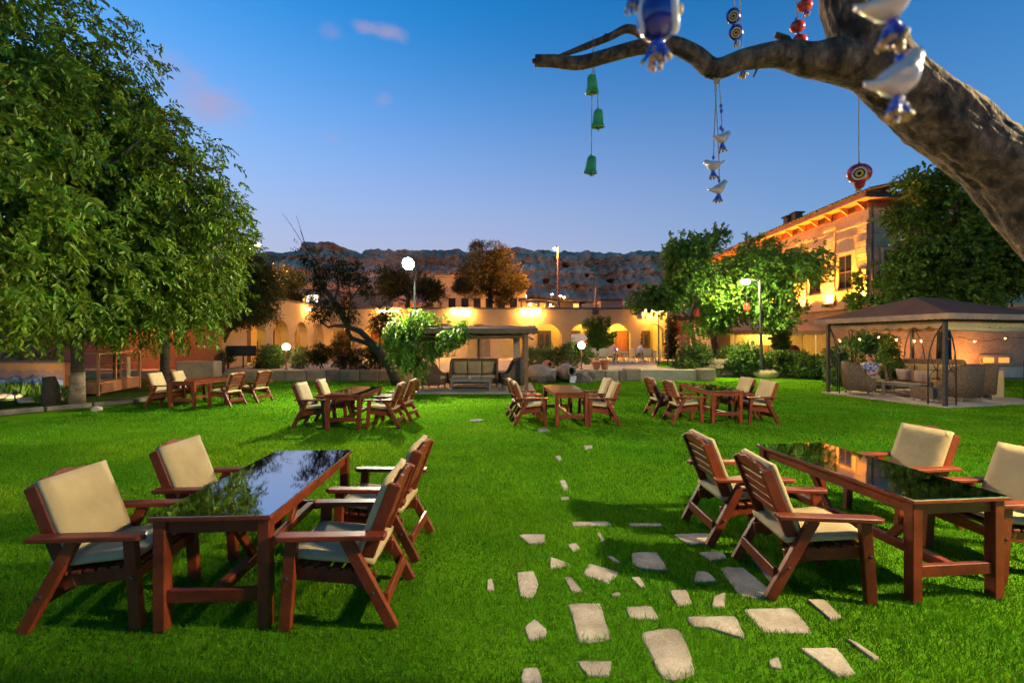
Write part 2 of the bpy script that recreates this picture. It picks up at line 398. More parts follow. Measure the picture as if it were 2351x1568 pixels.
def dup(root, loc, rz, label, group=None):
    r = root.copy(); col.objects.link(r); r.location = loc; r.rotation_euler = (0, 0, rz); r['label'] = label
    if group: r['group'] = group
    for ch in list(root.children):
        c = ch.copy(); col.objects.link(c); c.parent = r
        for g in list(ch.children):
            d = g.copy(); col.objects.link(d); d.parent = c
    return r
def fast_mesh(name, V, Q, m, cols=None):
    # V (n,3) float, Q (k,3|4) int
    me = bpy.data.meshes.new(name); k, w = Q.shape
    me.vertices.add(len(V)); me.vertices.foreach_set('co', np.ascontiguousarray(V, dtype=np.float32).ravel())
    me.loops.add(k*w); me.loops.foreach_set('vertex_index', np.ascontiguousarray(Q, dtype=np.int32).ravel())
    me.polygons.add(k); me.polygons.foreach_set('loop_start', np.arange(0, k*w, w, dtype=np.int32)); me.polygons.foreach_set('loop_total', np.full(k, w, dtype=np.int32))
    me.update(calc_edges=True)
    if cols is not None:
        ca = me.color_attributes.new('Col', 'FLOAT_COLOR', 'POINT')
        ca.data.foreach_set('color', np.ascontiguousarray(cols, dtype=np.float32).ravel())
    me.materials.append(M[m]); return me
class SN:      # smooth vectorised noise, about -1..1
    def __init__(s, seed, f=1.0, k=7):
        r = np.random.RandomState(seed); s.d = r.normal(size=(k, 3))*f; s.p = r.uniform(0, 6.28, k)
    def __call__(s, P): return np.sin(P @ s.d.T + s.p).sum(1)/math.sqrt(len(s.p)/2)/1.6

def unit(a): return a/np.maximum(np.linalg.norm(a, axis=-1, keepdims=True), 1e-6)
def leaves_mesh(name, mname, base, axis, L_, Wd, rng, tint=.25, fold=.25, roll=None, huevar=.12, bright=None):
    # one folded diamond leaf for each base point, pointing along axis
    n = len(base); axis = unit(axis)
    up = rng.normal(size=(n, 3)) + np.array([0, 0, 1.2]); side = unit(np.cross(axis, up)); nor = np.cross(side, axis)
    lance = mname in ('leaf_walnut', 'leaf_deep', 'leaf_maple', 'leaf_vine')
    L_ = L_*rng.uniform(.7, 1.25, n)[:, None]; Wd = Wd*rng.uniform(.75, 1.2, n)[:, None]
    if lance:
        def at(t, w, dn): return base+axis*L_*t+side*Wd*w+nor*(Wd*fold*(abs(w)*2)-L_*dn)
        V = np.stack([base, at(.28, .46, .01), at(.64, .40, .05), base+axis*L_-nor*L_*.16, at(.64, -.40, .05), at(.28, -.46, .01)], 1).reshape(-1, 3)
        i = np.arange(n)[:, None]*6; Q = np.concatenate([i+np.array([[0, 1, 2, 3]]), i+np.array([[0, 3, 4, 5]])], 0); per = 6
    else:
        mid = base+axis*L_*.42
        V = np.stack([base, mid+side*Wd*.5+nor*Wd*fold, base+axis*L_-nor*L_*.10, mid-side*Wd*.5+nor*Wd*fold], 1).reshape(-1, 3)
        Q = np.arange(n*4).reshape(n, 4); per = 4
    v = rng.uniform(1-tint, 1+tint, n); h = rng.normal(0, huevar, n)
    if bright is not None: v = v*bright
    C = np.stack([v*(1+h), v, v*(1-h*.5), np.ones(n)], 1); C = np.repeat(C, per, 0)
    return fast_mesh(name, V, Q, mname, np.clip(C, 0, 3))
def crown_points(blobs, n, rng, seed, shell=.45, rough=.2, gap=-.6, nf=1.0):
    w = np.array([(b[1][0]*b[1][1]*b[1][2])**.667 for b in blobs]); pick = rng.choice(len(blobs), n, p=w/w.sum())
    c = np.array([b[0] for b in blobs])[pick]; r = np.array([b[1] for b in blobs])[pick]
    d = unit(rng.normal(size=(n, 3))); nz = SN(seed, 2.6); ng = SN(seed+1, 1.5*nf)
    q = 1-shell*rng.uniform(0, 1, n)**1.6
    P = c+d*r*(q*(1+rough*nz(d*1.0+pick[:, None]*3.1)))[:, None]
    keep = ng(P) > gap
    return P[keep], d[keep], q[keep]
def foliage(name, mname, blobs, n, twig, nleaf, L_, Wd, seed, parent, droop=.5, spread=.9, shell=.45, rough=.2, gap=-.6, tint=.3, nf=1.0, huevar=.12, keepf=None, as_stuff=True):
    rng = np.random.RandomState(seed)
    P, d, q = crown_points(blobs, n, rng, seed, shell, rough, gap, nf)
    if keepf is not None:
        k = keepf(P); P, d, q = P[k], d[k], q[k]
    m = len(P)
    ax = unit(d*.8+rng.normal(size=(m, 3))*.6+np.array([0, 0, -droop]))
    t = np.linspace(.1, 1, nleaf)
    base = (P[:, None, :]+ax[:, None, :]*(t*twig)[None, :, None]+np.array([0, 0, -1.])*(t**2*twig*droop*.5)[None, :, None])
    sgn = np.where(np.arange(nleaf) % 2, 1., -1.)
    side = unit(np.cross(ax, rng.normal(size=(m, 3))))
    la = ax[:, None, :]*.75+side[:, None, :]*(sgn*spread)[None, :, None]+rng.normal(size=(m, nleaf, 3))*.3+np.array([0, 0, -droop*.7])
    cl = np.repeat(1+.28*SN(seed+5, 1.9)(P), nleaf)
    me = leaves_mesh(name, mname, base.reshape(-1, 3), la.reshape(-1, 3), L_, Wd, rng, tint, huevar=huevar, bright=np.clip(cl, .5, 1.5))
    o = link(name, me, parent)
    if as_stuff: stuff(o)
    return o
def limb_tree(name, label, base, trunk, rr, limbs, m='bark_far', n=9, wob=.25, seed=1, loc=None):
    # thing at base; trunk and limbs in world coordinates turned local
    t = thing(name, label, 'tree', base)
    B = Vector(base)
    mb = MB().tube([Vector(p)-B for p in trunk], rr, n, wob=wob, seed=seed)
    for pts, r0, r1 in limbs:
        k = len(pts); mb.tube([Vector(p)-B for p in pts], [r0+(r1-r0)*i/(k-1) for i in range(k)], 6, wob=wob, seed=seed)
    mb.build('trunk', m, t, smooth=True)
    return t
def local_blobs(blobs, B): return [((b[0][0]-B[0], b[0][1]-B[1], b[0][2]-B[2]), b[1]) for b in blobs]
def rock_mesh(name, m, rx, ry, rz_, seed, sub=2, amp=.28):
    bm = bmesh.new(); bmesh.ops.create_icosphere(bm, subdivisions=sub, radius=1)
    for v in bm.verts:
        k = 1+amp*noise.noise(v.co*1.3+Vector((seed*7.7, seed, 0)))+amp*.4*noise.noise(v.co*3.1+Vector((seed, 3, seed)))
        v.co = Vector((v.co.x*rx*k, v.co.y*ry*k, v.co.z*rz_*k))
    me = bpy.data.meshes.new(name); bm.to_mesh(me); bm.free(); me.materials.append(M[m])
    me.polygons.foreach_set('use_smooth', [True]*len(me.polygons)); return me

# ------------------------------------------------------------------ the ground, terraces, street, cliff
TZ = 0.47
def sheet(name, m, poly, z):
    return struct(MB().add([(x, y, z) for x, y in poly], [tuple(range(len(poly)))]).build(name, m, fix=False))
sheet('ground', 'ground', [(-1500, -600), (1500, -600), (1500, 2500), (-1500, 2500)], -.06)
def lawn_sheet():
    # gently uneven turf
    nx, ny = 90, 75; xs = np.linspace(-26, 24, nx); ys = np.linspace(-8, 23.6, ny)
    V = []; 
    for y in ys:
        for x in xs: V.append((x, y, .008*noise.noise(Vector((x*.5, y*.5, 0)))-.006))
    Fc = [(j*nx+i, j*nx+i+1, (j+1)*nx+i+1, (j+1)*nx+i) for j in range(ny-1) for i in range(nx-1)]
    o = MB().add(V, Fc).build('lawn', 'lawn', smooth=True, fix=False); struct(o)
lawn_sheet()
struct(MB().bx(-40, 9.2, 21.15, 41, -.3, TZ).build('terrace', 'paving'))
struct(MB().bx(9.2, 30, 23.6, 41, -.3, TZ-.006).build('upper_yard', 'paving'))
sheet('yard_grass', 'lawn', [(7.6, 23.9), (9.1, 22.2), (13.5, 23.9), (13.0, 30), (9.8, 31.5), (8.6, 27)], TZ+.004)
struct(MB().bx(-300, 300, 40.6, 130, -.5, 4.1).build('street', 'ground'))

sheet('bounce_sheet', 'paving', [(-9, -9), (9, -9), (9, 1.35), (-9, 1.35)], .015)  # unseen sheet added behind the camera to bounce warm light upward
# raised bed at the left with its stone kerb
bed = [(-26, 9.6), (-12.6, 11.0), (-11.2, 13.4), (-11.6, 15.5), (-13.0, 19.0), (-14.0, 21.1), (-26, 21.1)]
b_ = MB().prism([(x, y, -.1) for x, y in bed], (0, 0, .22)); struct(b_.build('garden_bed', 'bed_grass'))
kerb = place('kerb', (0, 0, 0))
kp = [(-20, 10.2), (-12.5, 10.9), (-11.05, 13.3), (-11.4, 15.4)]
random.seed(4)
for a, b in zip(kp, kp[1:]):
    a, b = Vector((*a, 0)), Vector((*b, 0)); ln = (b-a).length; n = max(2, int(ln/.75)); d = (b-a)/n
    for i in range(n):
        p, q = a+d*(i+.02), a+d*(i+.98); h = .13+random.uniform(-.02, .02)
        MB().bar(p+Vector((0, 0, h/2)), q+Vector((0, 0, h/2)), .16, h, side=Vector((-d.y, d.x, 0))).build('kerb_stone', 'rock', kerb, bevel=.02)

# retaining wall of big blocks in front of the terrace
rw = tag(place('retaining_wall'), 'low retaining wall of squared tan stone blocks along the terrace edge', 'wall'); rw['kind'] = 'thing'
rng = random.Random(7); x = -17.0
while x < 5.55:
    w = rng.uniform(.62, 1.05); w = min(w, 5.6-x)
    if 5.6-x-w < .3: w = 5.6-x
    MB().box((x+w/2, 21.02+rng.uniform(-.02, .02), .22), (w-.03, .26, .5+rng.uniform(-.015, .01))).build('stone_block', 'wall_stone', rw, bevel=.025); x += w
MB().bx(-17, 5.6, 21.08, 21.14, -.1, .42).build('mortar_core', 'coping', rw)

steps = thing('stone_steps', 'three long stone steps leading from the lawn up to the terrace', 'steps', (7.1, 21.2, 0))
for i in range(3):
    for k in range(3):
        w = 1.0-.0*i; MB().box((-1.0+k*1.0, .16+i*.36, .075+i*.155), (.985, .36 if i < 2 else .5, .15)).build('step_slab', 'wall_stone', steps, bevel=.015)
MB().bx(-1.5, 1.5, .02, 1.2, -.1, .06).build('step_core', 'coping', steps)
for sx, lab in ((5.55, 'rough squared stone block ending the wall left of the steps'), (8.95, 'weathered stone block standing right of the steps')):
    o = MB().box((0, 0, .27), (.75, .62, .56)).build('end_block', 'wall_stone', bevel=.05, loc=(sx, 21.1, 0), rz=.06); tag(o, lab, 'stone block')

def cliff():
    ridge_px = [(200, 600), (480, 592), (560, 588), (612, 580), (688, 572), (694, 553), (752, 554), (790, 568), (825, 582), (842, 573), (905, 575), (1000, 571), (1100, 580), (1180, 571), (1262, 575), (1350, 580), (1440, 583), (1472, 575), (1508, 580), (1540, 587), (1700, 592), (2300, 600)]
    YR = 152.0
    rx = [(p-1175.5)*YR/F for p, _ in ridge_px]; rz_ = [CAMH+(HOR-q)*YR/F for _, q in ridge_px]
    xs = np.concatenate([np.linspace(-320, -95, 40)[:-1], np.linspace(-95, 62, 300), np.linspace(62, 320, 45)[1:]]); nv = 78
    V = []; caves = [(1292, 1307, 603, 614), (1345, 1352, 630, 637), (1248, 1262, 640, 652), (1395, 1412, 642, 650), (1160, 1168, 655, 662), (880, 890, 640, 650), (1440, 1452, 655, 662), (1326, 1331, 655, 660)]
    top = []
    for j in range(nv):
        v = j/(nv-1)
        for x in xs:
            zr = np.interp(x, rx, rz_)+.5*noise.noise(Vector((x*.18, 3, 0)))+.45*noise.noise(Vector((x*.6, 9, 0)))
            z = 2.0+(zr-2.0)*v
            y = 118+34*v**1.5
            p = Vector((x*.05, z*.09, 1.3))
            pv_ = Vector((x*.16, z*.05, 4.4)); y += 5*noise.noise(p)+3.6*abs(noise.noise(pv_))-2.8*abs(noise.noise(pv_*2.3))-1.5*noise.noise(p*6.1)+1.4*noise.noise(p*14)+1.0*noise.noise(p*31)
            y += 2.2*math.sin(z*1.25+2.0*noise.noise(Vector((x*.06, z*.1, 7)))) * (.4+.6*noise.noise(Vector((x*.04, 0, 5))))
            qx, qy = 1175.5+x*F/y, HOR-(z-CAMH)*F/y
            for (a, b, c, d) in caves:
                if a < qx < b and c < qy < d: y += 6
            V.append((x, y, z))
    nx = len(xs)
    for x in xs: V.append((x, 420, np.interp(x, rx, rz_)-4))
    Fc = [(j*nx+i, j*nx+i+1, (j+1)*nx+i+1, (j+1)*nx+i) for j in range(nv) for i in range(nx-1)]
    struct(MB().add(V, Fc).build('cliff', 'cliff', smooth=False, fix=False))
cliff()

# ------------------------------------------------------------------ arcade and its wing
def arch_wall(mb, x0, x1, z0, z1, centers, half, spring, th, seg=14):
    def quad(a, b, c, d, y): mb.add([(p[0], y, p[1]) for p in (a, b, c, d)], [(0, 1, 2, 3)])
    for y in (0, th):
        e = x0
        for c in centers:
            quad((e, z0), (c-half, z0), (c-half, z1), (e, z1), y)
            pts = [(c-half*math.cos(PI*k/seg), spring+half*math.sin(PI*k/seg)) for k in range(seg+1)]
            for p, q in zip(pts, pts[1:]): quad(p, q, (q[0], z1), (p[0], z1), y)
            e = c+half
        quad((e, z0), (x1, z0), (x1, z1), (e, z1), y)
    for c in centers:
        pts = [(c-half, z0)]+[(c-half*math.cos(PI*k/seg), spring+half*math.sin(PI*k/seg)) for k in range(seg+1)]+[(c+half, z0)]
        for p, q in zip(pts, pts[1:]): mb.add([(p[0], 0, p[1]), (q[0], 0, q[1]), (q[0], th, q[1]), (p[0], th, p[1])], [(0, 1, 2, 3)])
    for xx in (x0, x1): mb.add([(xx, 0, z0), (xx, th, z0), (xx, th, z1), (xx, 0, z1)], [(0, 1, 2, 3)])
    mb.add([(x0, 0, z1), (x1, 0, z1), (x1, th, z1), (x0, th, z1)], [(0, 1, 2, 3)])
ARC_T = 4.32
def door(parent, c, y, w, h, m, z0=TZ, panes=False):
    fr = MB()
    fr.bx(c-w/2-.09, c-w/2, y-.06, y+.02, z0, z0+h+.09); fr.bx(c+w/2, c+w/2+.09, y-.06, y+.02, z0, z0+h+.09); fr.bx(c-w/2, c+w/2, y-.06, y+.02, z0+h, z0+h+.09)
    d = fr.build('door', 'frame_dark', parent)
    for s in (-1, 1):
        lf = MB().bx(c+min(0, s)*w/2+.008, c+max(0, s)*w/2-.008, y-.035, y+.015, z0+.01, z0+h-.01)
        lf.build('door_leaf', m, d)
    if panes:
        for s in (-1, 1): MB().bx(c+s*w/4-w*.14, c+s*w/4+w*.14, y-.05, y-.037, z0+h*.4, z0+h*.9).build('pane', 'glass_dark', d)
    return d
arc = thing('arcade_building', 'long low tan arcade with round arches behind the terrace', 'building', (-14.2, 35.6, 0))
cs = [(px-1175.5)*35.6/F+14.2 for px in (782, 860, 940, 1020, 1100, 1180, 1260, 1338, 1420, 1500)]
w_ = MB(); arch_wall(w_, 0, 26.4, TZ-.1, ARC_T, cs, .98, 2.2, .55); w_.build('front_wall', 'arcade', arc)
MB().bx(0, 26.4, 2.9, 3.2, TZ-.1, ARC_T).build('back_wall', 'arcade_in', arc)
MB().bx(26.1, 26.4, .56, 2.88, TZ-.1, ARC_T-.2).build('side_wall', 'arcade_in', arc)
MB().bx(-.02, 26.42, .4, 5.2, ARC_T-.18, ARC_T-.02).build('roof_slab', 'arcade_in', arc)
MB().bx(-.05, 26.5, -.1, .62, ARC_T+.003, ARC_T+.13).build('coping', 'coping', arc)
for c in cs:
    for s in (-1, 1):
        MB().bx(c+s*.98-(.0 if s < 0 else .05)-.0, c+s*.98+(.05 if s < 0 else .0), -.05, .6, 2.08, 2.2).build('impost', 'arcade', arc)
for px, kind in ((1250, 'door_dark'), (1317, 'door_dark'), (1353, 'door_red'), (1428, 'door_red'), (1477, 'door_dark'), (790, 'door_dark'), (868, 'door_red'), (946, 'door_dark'), (1030, 'door_dark'), (1110, 'door_dark')):
    c = (px-1175.5)*38.45/F+14.2
    door(arc, c, 2.87, .95 if px != 1353 else .6, 2.15, kind, panes=(px in (1477, 1250)))
lampn = 0
for c in (cs[8],):
    l_ = MB().lathe([(.02, 0), (.16, -.04), (.19, -.16), (.12, -.24)], 12, (c, 1.6, ARC_T-.2)); l_.build('added_ceiling_lamp', 'assumed_bay_lamp', arc, smooth=True)  # assumed lamp, added to light this bay
for c in (cs[0], cs[1], cs[5], cs[6], cs[7], cs[9]):
    MB().lathe([(.02, 0), (.16, -.04), (.19, -.16), (.12, -.24)], 12, (c+.3, 1.9, ARC_T-.2)).build('added_ceiling_lamp', 'assumed_bay_dim', arc, smooth=True)  # assumed dimmer lamps, added to light more of the bays
for nm, px, lab in ((0, 890, 'lit tube lamp under the coping behind the vine'), (1, 1058, 'lit tube lamp under the coping above the pavilion roof'), (2, 1218, 'lit tube lamp under the coping, middle of the arcade wall'), (3, 1500, 'lit tube lamp under the coping beside the leafy tree')):
    p = PX(px, 715, 35.3); t = thing('wall_tube_lamp', lab, 'lamp', p, group='tube lamps on the arcade wall')
    MB().bx(-.85, .85, .1, .3, -.02, .05).build('bracket', 'coping', t)
    MB().tube([(-.78, 0, 0), (.78, 0, 0)], .055, 8).build('tube', 'tube_warm', t)
spk = MB().box((0, 0, 0), (.5, .3, .42)).build('loudspeaker', 'coping', loc=PX(1367, 717, 35.3), bevel=.03); tag(spk, 'small dark loudspeaker box on the arcade wall top', 'loudspeaker')

wing = thing('arcade_wing', 'arcade wing with narrow arches and dark orange end wall behind trees', 'building', (-14.2, 22.0, 0), PI/2)
wc = [3.3, 6.0, 8.7, 11.4]
w_ = MB(); arch_wall(w_, .31, 13.55, TZ-.1, ARC_T, wc, .92, 2.2, .5); w_.build('front_wall', 'arcade', wing)
MB().bx(.31, 13.55, 2.6, 2.9, TZ-.1, ARC_T).build('back_wall', 'arcade_in', wing)
MB().bx(0, .3, 0, 18, TZ-.1, ARC_T).build('end_wall', 'orange_wall', wing)
MB().bx(-.02, 13.5, .3, 18, ARC_T-.18, ARC_T-.02).build('roof_slab', 'arcade_in', wing)
MB().bx(-.1, 13.5, -.08, .55, ARC_T+.003, ARC_T+.13).build('coping', 'coping', wing)
for c in (4.0, 6.6, 9.5, 11.6): door(wing, c, 2.57, .9, 2.15, 'door_dark')
for c in (3.3, 6.0, 8.7):
    MB().lathe([(.02, 0), (.1, -.04), (.12, -.12), (.06, -.18)], 10, (c, 1.5, ARC_T-.2)).build('added_ceiling_lamp', 'assumed_bay_lamp' if c < 5 else 'globe_hot', wing, smooth=True)  # assumed lamps behind the lit arches of the wing
# wall lamp near the corner of the wing
t = thing('wall_lamp', 'small round lit wall lamp high on the arcade wing', 'lamp', PX(832, 831, 1)*0+Vector((-14.05, 31.2, 4.0)))
MB().ball((.12, 0, 0), .1, 10, 6).build('bulb', 'globe_hot', t, smooth=True); MB().bx(-.12, .03, -.05, .05, -.05, .05).build('bracket', 'coping', t)

t = thing('wall_lamp', 'assumed orange wall lamp hidden under the tree crowns on the wing end wall', 'lamp', (-17.4, 21.99, 3.55))  # assumed lamp hidden by foliage, added to light the orange end wall
MB().bx(-.06, .06, -.3, 0, -.04, .04).build('bracket', 'coping', t); MB().ball((0, -.42, -.05), .13, 12, 8).build('bulb', 'assumed_sodium_wall', t, smooth=True)
# ------------------------------------------------------------------ mansion at the right
mz = thing('stone_mansion', 'two storey stone mansion with uplit orange facade and wooden eaves', 'building', (18.8, 24.0, 0))
H2 = 8.85
MB().bx(0, 14, 0, 18, 3.72, H2).build('upper_wall', 'house_stone', mz)
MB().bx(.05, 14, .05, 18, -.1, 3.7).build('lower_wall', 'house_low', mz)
MB().bx(-.12, 14, -.12, 18, 3.62, 3.8).build('string_course', 'house_stone', mz)
py_ = [.33, 2.85, 5.4, 8.0, 10.6, 13.2, 15.8]
for i, y in enumerate(py_):
    w = .42 if i else .32
    # rough-cut pilaster courses
    z = 3.82; k = 0
    rr = random.Random(i*31+3)
    while z < H2-.9:
        h = rr.uniform(.3, .44); d = .10+rr.uniform(-.02, .03)
        MB().bx(-d, -.002, y-w+rr.uniform(-.02, .02), y+w+rr.uniform(-.02, .02), z+.008, z+h-.008).build('pilaster_stone', 'house_rough', mz, bevel=.015); z += h
    MB().bx(-.15, -.003, y-w-.08, y+w+.08, z, z+.16).build('capital', 'house_stone', mz)
for z in (7.55, 8.1): MB().bx(-.05, -.004, 0, 18, z, z+.05).build('moulding', 'house_stone', mz)
def house_window(parent, c, axis, z0, z1, hw):
    # axis 'x': on the left face (plane x=0); 'y': on the front face (plane y=0)
    def bx(mb, a0, a1, d0, d1, za, zb):
        return mb.bx(d0, d1, a0, a1, za, zb) if axis == 'x' else mb.bx(a0, a1, d0, d1, za, zb)
    f = MB()
    bx(f, c-hw-.16, c-hw, -.1, -.004, z0-.1, z1+.16); bx(f, c+hw, c+hw+.16, -.1, -.004, z0-.1, z1+.16); bx(f, c-hw-.001, c+hw+.001, -.1, -.004, z1, z1+.16)
    wn = f.build('window', 'house_stone', parent)
    bx(MB(), c-hw-.25, c+hw+.25, -.18, -.004, z0-.22, z0-.1).build('sill', 'house_stone', wn)
    bx(MB(), c-hw, c+hw, -.03, -.006, z0, z1).build('pane', 'glass_dark', wn)
    fr = MB(); bx(fr, c-hw, c-hw+.06, -.055, -.031, z0, z1); bx(fr, c+hw-.06, c+hw, -.055, -.031, z0, z1); bx(fr, c-hw, c+hw, -.056, -.032, z1-.06, z1); bx(fr, c-hw, c+hw, -.056, -.032, z0, z0+.06); bx(fr, c-hw, c+hw, -.057, -.033, (z0+z1)/2-.03, (z0+z1)/2+.03); bx(fr, c-.02, c+.02, -.054, -.034, z0, z1)
    fr.build('sash', 'frame_dark', wn)
for c in (1.6, 4.12, 6.7, 9.3, 11.9): house_window(mz, c, 'x', 4.75, 6.65, .52)
for c in (1.25, 4.6): house_window(mz, c, 'y', 4.75, 6.6, .5)
for z in (5.9, 6.8, 7.5, 8.15): MB().bx(.3, 14, -.03, -.003, z, z+.03).build('course_line', 'house_low', mz)
# eaves: soffit boards, fascia, brackets, roof
MB().bx(-.72, 15, -.72, 19, 9.22, 9.27).build('soffit', 'eave_wood', mz)
fz = MB(); fz.bx(-.80, -.725, -.80, 19, 9.16, 9.42); fz.build('fascia', 'eave_wood', mz)
MB().bx(-.72, 15, -.80, -.725, 9.16, 9.42).build('fascia', 'roof_dark', mz)
MB().bx(-.02, 14, -.02, 18, H2+.002, 9.215).build('frieze', 'eave_wood', mz)
for y in np.arange(.2, 18, 1.25):
    MB().prism([(-.025, y-.05, 8.8), (-.25, y-.05, 8.98), (-.5, y-.05, 9.17), (-.5, y-.05, 9.215), (-.025, y-.05, 9.215)], (0, .10, 0)).build('eave_bracket', 'eave_wood', mz)
MB().add([(-.88, -.88, 9.43), (15, -.88, 9.43), (15, 20, 9.43), (-.88, 20, 9.43), (6, 6, 11.0), (15, 6, 11.0), (15, 14, 11.0), (6, 14, 11.0)], [(0, 1, 5, 4), (3, 0, 4, 7), (2, 3, 7, 6), (4, 5, 6, 7), (0, 3, 2, 1)]).build('roof', 'roof_dark', mz)
for y in np.arange(-1.2, 19, .27):
    MB().tube([(-.93, y, 9.46), (1.5, y+.0, 9.98)], .06, 6).build('roof_tile', 'roof_dark', mz)
for y in (.9, 3.3, 5.9, 8.5): MB().bx(-.03, -.021, y, y+.85, 8.92, 9.17).build('vent_opening', 'frame_dark', mz)
for yy in (5.6, 6.5): ch = MB().bx(-.35, .1, yy, yy+.45, 9.5, 10.15); ch.bx(-.45, .2, yy-.1, yy+.55, 10.15, 10.24); ch.build('roof_vent', 'roof_dark', mz)
MB().tube([(.12, -.12, 3.8), (.12, -.12, 9.0)], .05, 8).build('downpipe', 'coping', mz)
for i, (y, lab) in enumerate(zip(py_[:6], ('nearest uplight at the mansion corner pilaster', 'uplight below the second pilaster from the mansion corner', 'uplight below the third pilaster from the mansion corner', 'uplight below the fourth pilaster from the mansion corner', 'uplight below the fifth pilaster from the mansion corner', 'uplight below the farthest pilaster of the mansion'))):
    t = thing('facade_uplight', 'small glowing orange '+lab, 'lamp', (18.8-.34, 24+y, 3.93), group='facade uplights')
    f_ = MB(); f_.bx(-.09, .09, -.16, .16, -.1, -.04); f_.bx(-.09, -.075, -.16, .16, -.04, .05); f_.bx(.075, .09, -.16, .16, -.04, .05); f_.bx(-.075, .075, -.16, -.145, -.04, .05); f_.bx(-.075, .075, .145, .16, -.04, .05)
    f_.build('housing', 'iron', t); MB().add([(-.07, -.14, 0), (.07, -.14, 0), (.07, .14, 0), (-.07, .14, 0)], [(0, 1, 2, 3)]).build('lens', 'uplight', t, fix=False)
    MB().bx(.09, .34, -.02, .02, -.09, -.05).build('arm', 'iron', t)

# stair block and low annex between arcade and mansion
an = thing('annex_building', 'low cream annex with sloping awning and wooden shutters below the trees', 'building', (12.6, 29.5, TZ))
MB().bx(.3, 6.2, 0, 3.5, 0, 2.5).build('wall', 'plaster_beige', an)
MB().bx(1.6, 5.7, -.05, -.005, .2, 1.1).build('shutter_panel', 'oak', an)
for k in range(7): MB().bx(1.62+k*.58, 1.66+k*.58, -.08, -.052, .2, 1.1).build('shutter_batten', 'frame_dark', an)
aw = MB()
for k in range(24):
    x0 = .0+k*.26; x1 = x0+.26
    aw.add([(x0, 0, 2.75), (x1, 0, 2.75), (x1, -2.0, 2.0), (x0, -2.0, 2.0), (x1, -2.0, 1.78), ((x0+x1)/2, -2.0, 1.70), (x0, -2.0, 1.78)], [(0, 1, 2, 3), (3, 2, 4, 5, 6)])
aw.build('awning', 'canvas_cream', an, fix=False)
for x in (.9, 3.2, 5.8): MB().tube([(x, -1.95, 0), (x, -1.95, 2.0)], .035, 8).build('awning_post', 'white_paint', an)
for k in range(3): MB().bx(.32+k*.42, .68+k*.42, -.07, -.006, .05, 1.9).build('door_leaf', 'door_dark', an)
MB().lathe([(.02, 0), (.13, -.03), (.12, -.14), (.06, -.17)], 10, (3.6, -.8, 2.15)).build('assumed_awning_lamp', 'assumed_bay_lamp', an)  # assumed lamp, added to brighten the awning and wall
sb = thing('stair_house', 'brick red stair block with slatted landing and railing beside arcade end', 'stairs', (12.7, 33.5, TZ))
for k in range(8): MB().bx(.1, 3.2, .2+k*.32, .52+k*.32, 0, .5+k*.2).build('stair_step', 'wall_stone', sb)
MB().bx(-.1, 4.2, 2.9, 3.1, 0, 3.0).build('back_wall', 'orange_wall', sb)
for k in range(5): MB().bx(.3, 2.6, 2.80, 2.89, 1.6+k*.24, 1.78+k*.24).build('slat', 'red_paint', sb)
MB().bx(-.1, 3.6, -.2, .05, -.1, .75).build('parapet', 'wall_stone', sb)
rl = MB(); rl.tube([(0, -.05, 1.45), (3.5, -.05, 1.45)], .03, 6)
for k in range(12): rl.tube([(k*.31, -.05, .75), (k*.31, -.05, 1.45)], .018, 5)
rl.build('railing', 'metal_rust', sb)

# far beige house, cafe, street things behind the arcade
fh = thing('far_house', 'beige two storey house behind the arcade lit orange', 'building', (-11.2, 60, 4.1))
MB().bx(0, 13, 0, 10, 0, 6.2).build('wall', 'plaster_beige', fh)
MB().bx(-.15, 13.2, -.2, 10, 4.3, 4.5).build('cornice', 'plaster_beige', fh); MB().bx(-.2, 13.2, -.25, 10, 6.2, 6.4).build('roof_edge', 'plaster_beige', fh)
MB().bx(-.1, 13, -.12, -.004, 1.55, 1.75).build('string_course', 'plaster_beige', fh)
for c in (3.3, 5.0, 6.6, 8.2, 9.8, 11.4):
    w = MB(); w.bx(c-.6, c-.48, -.08, -.002, 1.95, 3.5); w.bx(c+.48, c+.6, -.08, -.002, 1.95, 3.5); w.bx(c-.48, c+.48, -.08, -.002, 3.4, 3.5)
    wn = w.build('window', 'plaster_beige', fh); MB().bx(c-.48, c+.48, -.04, -.003, 1.9, 3.4).build('pane', 'glass_dark', wn)
cf = thing('cafe_pergola', 'open timber cafe pergola with warm lamps above the arcade roof', 'pergola', (1.0, 48, 4.1))
for x in (0, 1.85, 2.6, 3.8):
    for y in (0, 3): MB().bx(x-.06, x+.06, y-.06, y+.06, 0, 2.1).build('post', 'oak', cf)
MB().bar((-.3, -.2, 2.1), (1.9, -.2, 2.2), .08, .14, side=(0, 1, 0)).build('beam', 'oak', cf); MB().bar((1.9, -.2, 2.2), (4.1, -.2, 1.9), .08, .14, side=(0, 1, 0)).build('beam', 'oak', cf)
MB().prism([(-.3, -.3, 2.19), (1.9, -.3, 2.28), (4.1, -.3, 1.98), (4.1, -.3, 2.04), (1.9, -.3, 2.34), (-.3, -.3, 2.25)], (0, 3.8, 0)).build('roof', 'canvas_dark', cf)
MB().bx(2.0, 2.9, 2.9, 3.0, 0, 2.0).build('rear_screen', 'canvas_cream', cf); MB().bx(0, 1.9, 3.1, 3.2, 0, 2.0).build('rear_wall', 'plaster_beige', cf)
for k, (x, z) in enumerate(((.3, 1.45), (.75, 1.6), (1.3, 1.45), (1.65, 1.65), (2.5, 1.5), (3.0, 1.4), (3.5, 1.5))): MB().ball((x, 1.2, z), .07, 8, 6).build('bulb', 'bulb_hot', cf)
